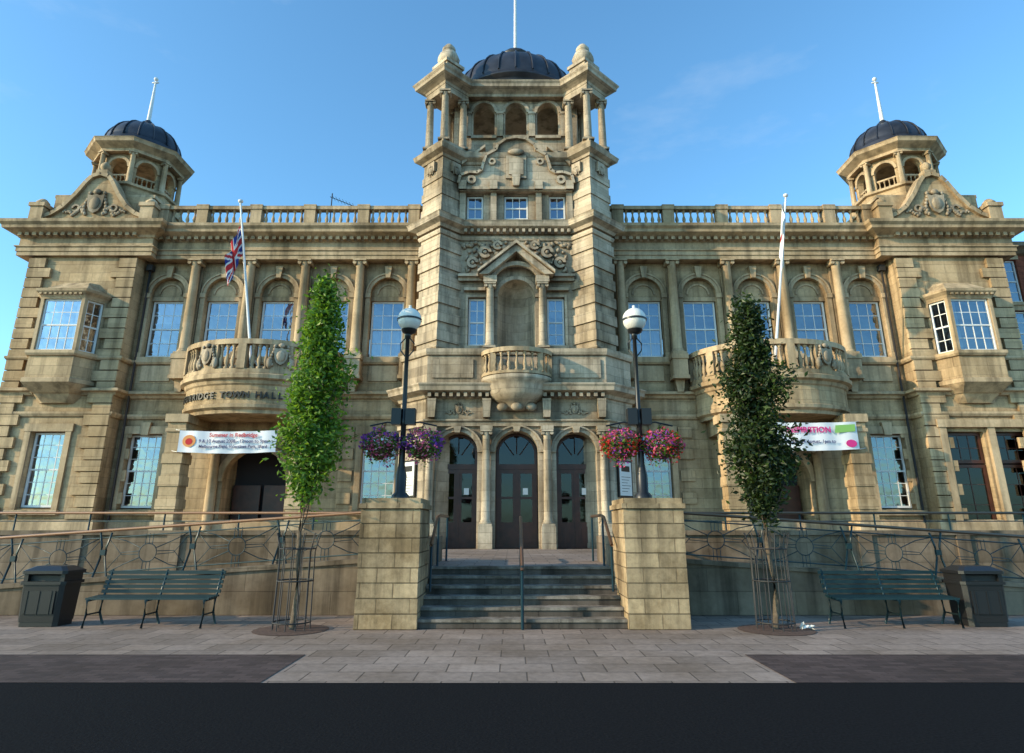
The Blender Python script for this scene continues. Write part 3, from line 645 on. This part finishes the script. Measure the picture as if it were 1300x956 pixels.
# ------------------------------------------------------------------ banners
def banner(xa,xb,z0,z1,y,left):
    b=O('banner',((xa+xb)/2,y,z0)); n=20;v=[];f=[]
    for i in range(n+1):
        x=xa+(xb-xa)*i/n; sag=-.06*math.sin(pi*i/n); yy=y+.03*math.sin(i*1.3)
        v+=[(x,yy,z0+sag),(x,yy,z1+sag*.7)]
    for i in range(n): f.append((2*i,2*i+2,2*i+3,2*i+1))
    b.add('sheet',v,f,True)
    for x,s in((xa,-1),(xb,1)):
        for z in(z0,z1): tube(b,'ropes',[(x,y,z),(x+s*.25,y+.1,z+.05)],.012,4)
    cx=xa+.4
    if left:
        v=[(cx+.24*math.cos(a*pi/8),y-.045,(z0+z1)/2+.22*math.sin(a*pi/8)) for a in range(16)]; b.add('emblem',v,[tuple(range(16))])
        v=[(cx+.13*math.cos(a*pi/8),y-.05,(z0+z1)/2-.02+.12*math.sin(a*pi/8)) for a in range(16)]; b.add('emblem2',v,[tuple(range(16))])
    else:
        v=[(xb-.85,y-.045,z1-.42),(xb-.1,y-.045,z1-.36),(xb-.08,y-.045,z1-.1),(xb-.8,y-.045,z1-.14)]; b.add('emblem',v,[(0,1,2,3)])
        v=[(xb-.3+.2*math.cos(a*pi/6),y-.045,z0+.2+.14*math.sin(a*pi/6)) for a in range(12)]; b.add('emblem2',v,[tuple(range(12))])
    eb=b.build({'sheet':'banner','ropes':'white','emblem':'bannertop' if left else 'bannergreen','emblem2':'red' if left else 'pink'})
    y-=.06;rt=(pi/2,0,0)
    if left:
        txt('Summer in Redbridge',.2,(cx+1.6,y,z1-.24),rt,'red',eb,.002,bold=.003)
        txt('9 & 10 August 2008 - 12noon to 9pm',.165,(cx+1.62,y,z1-.45),rt,'ink',eb,.002,bold=.003)
        txt('Melbourne Field, Valentines Park, Ilford',.155,(cx+1.62,y,z1-.64),rt,'ink',eb,.002,bold=.003)
    else:
        txt('INSPIR8TION',.29,(xa+.98,y,z1-.40),rt,'pink',eb,.003,'LEFT',bold=.008)
        txt('Sunday 24 August, 1pm to',.17,(xa+.98,y,z0+.22),rt,'ink',eb,.002,'LEFT',bold=.003)
banner(-12.3,-8.75,4.2,4.98,23.3,True)
banner(8.8,12.45,4.3,5.3,23.3,False)
# ------------------------------------------------------------------ flags
def flagpole(base,top,name,uj):
    p=O(name,base); B=Vector(base);Tt=Vector(top); tube(p,'pole',[B,Tt],.06,8,.035); ell(p,'truck',Tt.x,Tt.y,Tt.z+.05,.1,.1,.08)
    tube(p,'bracket',[B+Vector((-.3,.6,0)),B+(Tt-B)*.15],.03,5); tube(p,'bracket',[B+Vector((.3,.6,0)),B+(Tt-B)*.15],.03,5)
    d=(Tt-B).normalized(); W,Hh=40,28; w=2.0; sgn=-1
    a0=Tt-d*(.9 if uj else .2); vv=[]
    for j in range(Hh+1):
        for i in range(W+1):
            u=i/W; vq=j/Hh
            hang=u*1.35*w*.55
            px=a0-d*(vq*1.15)
            fold=.10*math.sin(u*11+vq*1.5)*(.3+u)
            x=px.x+sgn*(.06+(.5 if uj else .32)*u*(1-.3*u)+.05*math.sin(u*14)); z=px.z-hang*(.9 if uj else 1.2); y=px.y+fold
            vv.append((x,y,z))
    for j in range(Hh):
        for i in range(W):
            u=(i+.5)/W*2-1; q=(j+.5)/Hh*2-1; part='flag_blue'
            if uj:
                dd=abs(abs(u)-abs(q))
                if dd<.24: part='flag_white'
                if dd<.1: part='flag_red'
                if abs(u)<.17 or abs(q)<.33: part='flag_white'
                if abs(u)<.1 or abs(q)<.2: part='flag_red'
            else:
                part='flag_white' if not(abs(u-.1)<.16 and abs(q)<.25) else 'flag_red'
            k=j*(W+1)+i; p.add(part,[vv[k],vv[k+1],vv[k+W+2],vv[k+W+1]],[(0,1,2,3)],True)
    p.build({'pole':'white','truck':'white','bracket':'white','flag_blue':'blue','flag_white':'fwhite','flag_red':'red'})
flagpole((-10.25,24.2,7.1),(-10.72,22.3,13.7),'flagpole',True)
flagpole((10.0,24.2,7.1),(10.5,22.3,13.95),'flagpole',False)
# ------------------------------------------------------------------ ground
def sheet(name,x0,x1,y0,y1,z,mat,pts=None):
    me=bpy.data.meshes.new(name)
    v=pts or [(x0,y0,z),(x1,y0,z),(x1,y1,z),(x0,y1,z)]
    me.from_pydata(v,[],[tuple(range(len(v)))]); me.materials.append(MT[mat]); ob=bpy.data.objects.new(name,me); sc.collection.objects.link(ob); return ob
sheet('ground',-900,900,-900,900,-.012,'gnd')
sheet('pavement',-60,60,-30,44,-.004,'slab')
sheet('added_road_strip',-120,120,-3,7.56,0.0,'added_asphalt')  # added dark strip across the foreground; paving probably continues here
sheet('brick_paving_band',-60,-2.86,7.565,9.12,.002,'brickpave'); sheet('brick_paving_band',2.86,60,7.565,9.12,.002,'brickpave')
# ------------------------------------------------------------------ terrace, steps, ramps
tr=O('terrace'); 
box(tr,'podium',-2.72,2.72,13.06,15.0,.002,BASE-.004); box(tr,'podium',-19,19,15.002,YW+1.3,.002,BASE-.006)
tr.add('paving',[(-2.72,13.2,BASE),(2.72,13.2,BASE),(2.72,15.0,BASE),(-2.72,15.0,BASE)],[(0,1,2,3)]); tr.add('paving',[(-20.2,15.0,BASE),(20.2,15.0,BASE),(20.2,YW+1.3,BASE),(-20.2,YW+1.3,BASE)],[(0,1,2,3)])
tr.build({'podium':'rampwall','paving':'slab'})
st=O('steps')
for i in range(6):
    z=.145*(i+1); y1=13.0-.01*i if i<5 else 13.05
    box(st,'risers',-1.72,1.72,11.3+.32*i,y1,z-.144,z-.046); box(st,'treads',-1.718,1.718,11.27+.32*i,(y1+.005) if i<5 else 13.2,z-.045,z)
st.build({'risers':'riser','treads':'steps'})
for s in(-1,1):
    g=O('gate_pier',(s*2.225,11.85,0)); cx=s*2.225
    rr=random.Random(3+s); z=.0
    for k in range(8):
        h=.236; e_=rr.uniform(0,.012)
        box(g,'courses',cx-.5-e_,cx+.5+e_,11.2-e_,12.5+e_,z+.003,z+h-.005); z+=.236
    box(g,'core',cx-.49,cx+.49,11.21,12.49,0,1.9)
    box(g,'cap',cx-.54,cx+.54,11.15,12.54,1.9,1.98); box(g,'cap',cx-.5,cx+.5,11.19,12.5,1.98,2.07)
    g.build({'courses':'pier','core':'pier','cap':'pier'})
    w=O('ramp_wall')
    w.M=Matrix() if s>0 else FX
    def zr(x): return max(.004,.85-(x-2.8)*.068)
    v=[(2.73,12.95,0),(15.3,12.95,0),(15.3,12.95,zr(15.3)+.1),(2.73,12.95,zr(2.73)+.1),(2.73,13.15,0),(15.3,13.15,0),(15.3,13.15,zr(15.3)+.1),(2.73,13.15,zr(2.73)+.1)]
    w.add('front_wall',v,[(0,1,2,3),(4,5,6,7),(3,2,6,7),(0,3,7,4),(1,2,6,5)])
    v=[(2.73,12.9,zr(2.73)+.1),(15.3,12.9,zr(15.3)+.1),(15.3,12.9,zr(15.3)+.18),(2.73,12.9,zr(2.73)+.18),(2.73,13.2,zr(2.73)+.1),(15.3,13.2,zr(15.3)+.1),(15.3,13.2,zr(15.3)+.18),(2.73,13.2,zr(2.73)+.18)]
    w.add('coping',v,[(0,1,2,3),(4,5,6,7),(3,2,6,7),(0,1,5,4)])
    v=[(2.725,13.15,zr(2.73)),(15.3,13.15,zr(15.3)),(15.3,14.98,zr(15.3)),(2.725,14.98,zr(2.73))]; w.add('ramp_surface',v,[(0,1,2,3)])
    box(w,'back_wall',2.74,20,15.01,15.25,.0,1.42); box(w,'coping',2.7,20.05,14.95,15.3,1.42,1.52)
    x=3.2
    while x<19.8: box(w,'back_wall',x,x+.3,14.96,15.011,.0,1.419); x+=2.2
    w.build({'front_wall':'rampwall','coping':'rampwall','ramp_surface':'slab','back_wall':'rampwall'})
    r=O('ramp_railing'); r.M=w.M
    y=13.05
    def zt(x): return zr(x)+.18+.82
    xs=[2.95+1.72*i for i in range(8)]
    tube(r,'handrail',[(2.8,y,zt(2.8)+.04),(15.2,y,zt(15.2)+.04)],.03,8)
    for dz in(-.1,-.74): tube(r,'bars',[(2.8,y,zt(2.8)+dz),(15.2,y,zt(15.2)+dz)],.013,5)
    for i,x in enumerate(xs):
        b=zr(x)+.18;t_=zt(x)
        for q in(-.07,.07): tube(r,'posts',[(x+q*1.9,y,b),(x+q*.6,y,b+.35),(x+q*.6,y,b+.55),(x+q*1.6,y,t_)],.02,5)
        box(r,'posts',x-.05,x+.05,y-.03,y+.03,b+.4,b+.5)
        if i<7:
            c=x+.86; zc=(zr(c)+.18+zt(c)-.1)/2+.03; sl=-.068
            for rr_ in(.17,): tube(r,'bars',[(c+rr_*math.cos(a*pi/8),y,zc+rr_*math.sin(a*pi/8)) for a in range(17)],.009,4)
            for sg in(-1,1):
                for ez in(-1,1):
                    tube(r,'bars',[(c+sg*.15,y,zc+ez*.09),(c+sg*.45,y,zc+ez*.22),(c+sg*.76,y,zc+ez*.33+sg*.76*sl)],.009,4)
                    tube(r,'bars',[(c+sg*.17,y,zc+ez*.03),(c+sg*.5,y,zc+ez*.02+sg*.3*sl),(c+sg*.78,y,zc-ez*.3+sg*.76*sl)],.007,4)
            for q in(-.07,0,.07): tube(r,'bars',[(c+q,y,zc-.38),(c+q,y,zc-.16)],.007,4); tube(r,'bars',[(c+q,y,zc+.16),(c+q,y,zc+.36)],.007,4)
    tube(r,'handrail',[(2.8,15.12,1.9),(20,15.12,1.9)],.03,8); tube(r,'bars',[(2.8,15.12,1.72),(20,15.12,1.72)],.012,5)
    x=3
    while x<20: tube(r,'posts',[(x,15.12,1.52),(x,15.12,1.88)],.02,5); x+=1.7
    r.build({'handrail':'rail','bars':'green','posts':'green'})
    h=O('step_handrail',(s*1.6,12.5,0))
    x=s*1.62
    tube(h,'rail',[(x,12.0,1.28),(x,12.9,1.78),(x,13.3,1.82),(x,14.9,1.82)],.03,8)
    for yy,zb,zt_ in((12.05,.5,1.3),(13.1,BASE,1.8),(14.85,BASE,1.8)): tube(h,'posts',[(x,yy,zb),(x,yy,zt_)],.022,6)
    box(h,'cheek_wall',min(s*1.73,s*2.3),max(s*1.73,s*2.3),12.52,15.005,.0,1.41)
    h.build({'rail':'rail','posts':'green','cheek_wall':'rampwall'})
h=O('centre_handrail',(0,12,0)); tube(h,'rail',[(0,11.2,.9),(0,11.25,1.0),(0,12.95,1.76),(0,13.2,1.78),(0,13.25,1.7)],.028,8)
for yy,zb,zt_ in((11.22,0,.98),(12.1,.4,1.4),(13.0,BASE,1.77)): tube(h,'posts',[(0,yy,zb),(0,yy,zt_)],.026,6)
h.build({'rail':'rail','posts':'green'})
# ------------------------------------------------------------------ foliage helpers
def leaves(o,parts,pts,size,rnd,wts=None):
    for (x,y,z) in pts:
        p=rnd.choices(parts,wts)[0] if wts else rnd.choice(parts)
        a=Vector((rnd.gauss(0,1),rnd.gauss(0,1),rnd.gauss(0,.7))).normalized(); b=a.cross(Vector((rnd.gauss(0,1),rnd.gauss(0,1),rnd.gauss(0,1)))).normalized()
        s=size*rnd.uniform(.6,1.3); c=Vector((x,y,z)); n_=a.cross(b)*s*.2
        o.add(p,[c-a*s,c-b*s*.5+n_,c+a*s,c+b*s*.5+n_],[(0,1,2),(0,2,3)])
# ------------------------------------------------------------------ lamps with baskets
for s in(-1,1):
    l=O('street_lamp',(s*2.19,11.85,2.07)); x=-2.19 if s<0 else 2.2; y=11.85
    lathe(l,'post',x,y,[(.16,2.07),(.16,2.14),(.1,2.2),(.1,2.5),(.075,2.6),(.06,2.7),(.05,3.4),(.065,3.42),(.065,3.5),(.045,3.55),(.038,5.1),(.06,5.12),(.06,5.18)],12)
    gx=x+.02
    tube(l,'bracket',[(x,y,4.7),(x-.12,y,4.85),(x-.13,y,5.0),(x-.03,y,5.12),(gx,y,5.2)],.014,5); tube(l,'bracket',[(x,y,4.7),(x+.12,y,4.85),(x+.13,y,5.0),(x+.03,y,5.12)],.014,5)
    lathe(l,'globe_cup',gx,y,[(.05,5.18),(.13,5.22),(.15,5.28)],12)
    zc=5.47; Rg=.225
    lathe(l,'globe',gx,y,[(Rg*math.sin(rad(t_)),zc-Rg*math.cos(rad(t_))) for t_ in range(20,96,8)],20)
    lathe(l,'globe_band',gx,y,[(Rg*1.07,zc-.012),(Rg*1.07,zc+.02)],20)
    lathe(l,'globe_cap',gx,y,[(Rg*1.02*math.sin(rad(t_)),zc+.02+Rg*math.cos(rad(t_))) for t_ in range(88,0,-8)]+[(.03,zc+.26),(.03,zc+.3),(0,zc+.31)],20)
    for q in(-1,1): box(l,'speaker_boxes',x+q*.13-.09,x+q*.13+.09,y-.1,y+.08,3.42,3.72)  # black speaker boxes either side of the post
    tube(l,'basket_arm',[(x-.62,y,3.4),(x-.3,y,3.47),(x,y,3.43),(x+.3,y,3.47),(x+.62,y,3.4)],.016,5)
    l.build({'post':'black','bracket':'black','globe_cup':'black','globe':'globe','globe_cap':'globe','globe_band':'black','speaker_boxes':'black','basket_arm':'black'})
    for q in(-1,1):
        fb=O('flower_basket',(x+q*.42,y,3.0)); rn=random.Random(int(31+s*5+q)); cx,cy,cz=x+q*.33+(.05*q),y-.05,3.02
        lathe(fb,'basket',cx,cy,[(.02,cz-.24),(.14,cz-.2),(.22,cz-.08),(.25,cz+.02),(0,cz+.03)],12)
        for a in range(3): tube(fb,'chains',[(cx+.22*math.cos(a*2.1),cy+.22*math.sin(a*2.1),cz),(cx,cy,cz+.42)],.006,3)
        pts=[]
        for _ in range(1700):
            d=Vector((rn.gauss(0,1),rn.gauss(0,1),rn.gauss(0,.85))).normalized()
            lump=1+.16*math.sin(d.x*6+q)*math.cos(d.z*5+s)
            d*=(.33*(.72+.3*rn.random())*lump)
            if d.z<-.12 and rn.random()<.4: d.z*=1.4
            pts.append((cx+d.x*1.12,cy+d.y,cz+.04+d.z*.85))
        leaves(fb,['leaf_a','leaf_b'],pts[:800],.036,rn)
        for (px,py,pz) in pts[800:]:
            h_=math.sin(px*9+s)+math.cos(pz*11+py*7+q)
            if s>0: c='petal_red' if h_+rn.gauss(0,.5)>.2 else('petal_pink' if rn.random()<.7 else'petal_purple')
            else: c='petal_purple' if h_+rn.gauss(0,.5)<-.1 else('petal_pink' if rn.random()<.75 else'petal_pale')
            leaves(fb,[c],[(cx+(px-cx)*1.06,cy+(py-cy)*1.06,cz+(pz-cz)*1.06)],.032,rn)
        fb.build({'basket':'soil','chains':'black','leaf_a':'l2','leaf_b':'l3','petal_pink':'p1','petal_purple':'p2','petal_red':'p3','petal_pale':'p4'})
# ------------------------------------------------------------------ trees
def tree(x,y,ztop,zbot,wmax,cols,seed,name,nl=15000,lean=0):
    o=O(name,(x,y,0)); rn=random.Random(seed)
    tr_=[]; K=12
    for i in range(K): z=ztop*.9*i/(K-1); tr_.append((x+.04*math.sin(i*1.3)+lean*z,y+.03*math.cos(i*1.7),z))
    tube(o,'trunk',tr_,.05,8,.012)
    clumps=[]
    nC=120
    for k in range(nC):
        h=(k+rn.random())/nC; z=zbot+(ztop-zbot)*h
        prof=min(1,(h/.2)**.6)*min(1,((1-h)/.5)**.7)*(.78+.22*math.sin(h*19+seed)); a=rn.uniform(0,2*pi); q=rn.random()**.5
        rr=wmax*prof*q*rn.uniform(.8,1.25); c=(x+lean*z+rr*math.cos(a),y+rr*math.sin(a),z); clumps.append((c,.055+.07*rn.random()+.035*prof,q))
        if k%3==0:
            zb=max(zbot*.75,z-.25-.9*q*.6); tube(o,'limbs',[(x+lean*zb,y,zb),((x+lean*zb+c[0])/2,(y+c[1])/2,zb+(z-zb)*.35),(c[0],c[1],z+.05)],.014,4,.004)
    W=sum(c[1]**2 for c in clumps)
    for c,sg,q in clumps:
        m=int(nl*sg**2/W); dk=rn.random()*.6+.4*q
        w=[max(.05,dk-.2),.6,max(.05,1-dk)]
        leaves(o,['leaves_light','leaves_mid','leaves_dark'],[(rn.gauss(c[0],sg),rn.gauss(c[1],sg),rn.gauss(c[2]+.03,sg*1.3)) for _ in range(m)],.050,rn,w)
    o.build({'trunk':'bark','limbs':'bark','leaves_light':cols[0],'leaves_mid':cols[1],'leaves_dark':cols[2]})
    g=O('tree_guard',(x,y,0))
    for k in range(12):
        a=2*pi*k/12; r0=.3; tube(g,'bars',[(x+r0*math.cos(a),y+r0*math.sin(a),.0),(x+r0*.95*math.cos(a),y+r0*.95*math.sin(a),1.2),(x+r0*1.2*math.cos(a),y+r0*1.2*math.sin(a),1.5)],.009,4)
    for z,r0 in((.12,.3),(.75,.29),(1.25,.29)): tube(g,'hoops',[(x+r0*math.cos(a*pi/10),y+r0*math.sin(a*pi/10),z) for a in range(21)],.012,4)
    g.build({'bars':'iron','hoops':'iron'})
    b=O('tree_pit',(x,y,0)); lathe(b,'soil',x,y,[(0,.014),(.5,.010),(.6,.003)],20)
    b.build({'soil':'soil'})
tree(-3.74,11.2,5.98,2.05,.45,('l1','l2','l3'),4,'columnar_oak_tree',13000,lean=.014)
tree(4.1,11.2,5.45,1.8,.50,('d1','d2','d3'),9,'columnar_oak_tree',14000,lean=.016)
# ------------------------------------------------------------------ benches & bins
def bench(cx):
    o=O('park_bench',(cx,11.6,0)); L=1.03; y0=11.35
    for k in range(5): y=y0+.05+.085*k; box(o,'seat',cx-L,cx+L,y,y+.06,.43+.004*k,.46+.004*k)
    for k in range(5): z=.5+.075*k; y=y0+.47+.03*k; box(o,'backrest',cx-L,cx+L,y,y+.03,z,z+.055)
    for x in(cx-L+.06,cx,cx+L-.06):
        tube(o,'legs',[(x,y0+.0,.0),(x,y0+.05,.2),(x,y0+.02,.42),(x,y0+.46,.43),(x,y0+.5,.55),(x,y0+.62,.87)],.022,6)
        tube(o,'legs',[(x,y0+.55,.0),(x,y0+.42,.2),(x,y0+.45,.43)],.022,6)
        tube(o,'legs',[(x,y0+.04,.2),(x,y0+.43,.2)],.014,5)
    o.build({'seat':'green','backrest':'green','legs':'green'})
bench(-6.25); bench(6.26)
def bin_(cx):
    o=O('litter_bin',(cx,11.75,0)); y=11.75; a=.36;b=.27
    def rc(sx,sy,c=.06): return [(cx-sx+c,y-sy),(cx+sx-c,y-sy),(cx+sx,y-sy+c),(cx+sx,y+sy-c),(cx+sx-c,y+sy),(cx-sx+c,y+sy),(cx-sx,y+sy-c),(cx-sx,y-sy+c)]
    prism(o,'plinth',rc(a-.03,b-.03),0,.07); prism(o,'body',rc(a-.02,b-.02),.07,.66,rc(a,b)); prism(o,'rim',rc(a+.03,b+.03),.66,.71)
    for q in(-1,1): box(o,'posts',cx+q*(a-.05)-.035,cx+q*(a-.05)+.035,y-b+.03,y+b-.03,.71,.83)
    box(o,'liner',cx-a+.085,cx+a-.085,y-b+.1,y+b-.1,.71,.8)
    prism(o,'hood',rc(a+.03,b+.03),.83,.88); prism(o,'hood',rc(a+.02,b+.02),.88,.95,rc(a-.1,b-.1))
    box(o,'panel',cx-a+.1,cx+a-.1,y-b-.012,y-b+.02,.2,.56)
    for q in(-1,0,1): box(o,'ribs',cx+q*.2-.008,cx+q*.2+.008,y-b-.02,y-b-.012,.2,.56)
    o.build({'plinth':'black','body':'black','rim':'black','posts':'black','liner':'iron','hood':'black','panel':'black','ribs':'black'})
bin_(-8.1); bin_(7.8)
lt=O('litter_paper',(4.6,11.1,0)); rn=random.Random(2)
for k in range(9): leaves(lt,['paper'],[(4.55+rn.uniform(-.1,.12),11.1+rn.uniform(-.08,.08),.03+rn.random()*.05)],.06,rn)
lt.build({'paper':'white'})
# ------------------------------------------------------------------ neighbour
nb=O('brick_building',(26,27,0)); 
ops=[(22.6+2.6*i-.6,22.6+2.6*i+.6,z,z+2.1,False) for i in range(4) for z in(1.2,5.2,8.9,11.4)]
wall(nb,'walls',21.3,33,0,14.2,27.4,ops,.2)
for a,b,c,d,_ in ops: window(nb,a+.02,b-.02,c+.02,d-.02,27.5,2,4,0); box(nb,'sills',a-.1,b+.1,27.28,27.4,c-.15,c-.002); box(nb,'sills',a-.1,b+.1,27.34,27.4,d+.002,d+.25)
nb.add('walls',[(21.3,27.4,0),(21.3,42,0),(21.3,42,14.2),(21.3,27.4,14.2)],[(0,1,2,3)]); nb.add('walls',[(33,27.4,0),(33,42,0),(33,42,14.2),(33,27.4,14.2)],[(0,1,2,3)]); nb.add('walls',[(21.3,42,0),(33,42,0),(33,42,14.2),(21.3,42,14.2)],[(0,1,2,3)])
mould(nb,'cornice',[(21.3,42),(21.3,27.4),(33,27.4),(33,42)],[(0,13.7),(.15,13.75),(.3,13.9),(.5,14.0),(.5,14.2),(0,14.25)])
prism(nb,'roof',[(21.1,27.2),(33.2,27.2),(33.2,42),(21.1,42)],14.25,15.6,[(21.6,30),(32.6,30),(32.6,39),(21.6,39)])
box(nb,'chimney',22.2,23.4,29.4,30.2,14.3,17.2); 
for k in range(3): lathe(nb,'chimney',22.45+.35*k,29.8,[(.14,17.2),(.11,17.7),(0,17.7)],8)
box(nb,'cornice',22.1,23.5,29.3,30.3,16.95,17.19)
nb.build({'walls':'brick','cornice':'rampwall','roof':'roof','chimney':'brick','sills':'trim'})
# ------------------------------------------------------------------ camera, light, world
cam=bpy.data.cameras.new('Camera'); co=bpy.data.objects.new('Camera',cam); sc.collection.objects.link(co); sc.camera=co
cam.sensor_width=36; cam.lens=36*810/1300; cam.shift_y=-45/1300; cam.clip_end=3000
co.location=(-.17,0,1.6); co.rotation_euler=(rad(90+16.22),0,0)
az=rad(20); el=rad(19)   # low warm sun to the left, raking the facade
S=Vector((-math.cos(az)*math.cos(el),-math.sin(az)*math.cos(el),math.sin(el)))
sun=bpy.data.lights.new('sun','SUN'); so=bpy.data.objects.new('sun',sun); sc.collection.objects.link(so)
sun.energy=5.0; sun.angle=rad(.5); sun.color=(1,.78,.50); so.rotation_euler=(-S).to_track_quat('-Z','Y').to_euler()
w=bpy.data.worlds.new('World'); sc.world=w; w.use_nodes=True; nt=w.node_tree; bg=nt.nodes['Background']
sk=nt.nodes.new('ShaderNodeTexSky'); sk.sky_type='NISHITA'; sk.sun_disc=False; sk.sun_elevation=el; sk.sun_rotation=math.atan2(S.x,S.y); sk.air_density=1.0; sk.dust_density=.8; sk.ozone_density=1.5
tint=nt.nodes.new('ShaderNodeMix'); tint.data_type='RGBA'; tint.blend_type='MULTIPLY'; tint.inputs[0].default_value=1; tint.inputs[7].default_value=(1.25,2.05,2.35,1); nt.links.new(sk.outputs[0],tint.inputs[6])
tc=nt.nodes.new('ShaderNodeTexCoord'); mp=nt.nodes.new('ShaderNodeMapping'); mp.inputs['Scale'].default_value=(1.5,1.5,4.5); mp.inputs['Location'].default_value=(.6,.2,.4); nt.links.new(tc.outputs['Generated'],mp.inputs[0])
no=nt.nodes.new('ShaderNodeTexNoise'); no.inputs['Scale'].default_value=1.6; no.inputs['Detail'].default_value=9; no.inputs['Roughness'].default_value=.6; nt.links.new(mp.outputs[0],no.inputs['Vector'])
rp=nt.nodes.new('ShaderNodeValToRGB'); rp.color_ramp.elements[0].position=.56; rp.color_ramp.elements[0].color=(0,0,0,1); rp.color_ramp.elements[1].position=.85; rp.color_ramp.elements[1].color=(.3,.3,.3,1); nt.links.new(no.outputs['Fac'],rp.inputs['Fac'])
mx=nt.nodes.new('ShaderNodeMix'); mx.data_type='RGBA'; nt.links.new(rp.outputs['Color'],mx.inputs[0]); nt.links.new(tint.outputs[2],mx.inputs[6]); mx.inputs[7].default_value=(6,6.6,7.2,1)
nt.links.new(mx.outputs[2],bg.inputs['Color']); bg.inputs['Strength'].default_value=.15
sc.view_settings.view_transform='Standard'; sc.view_settings.look='None'; sc.view_settings.exposure=0
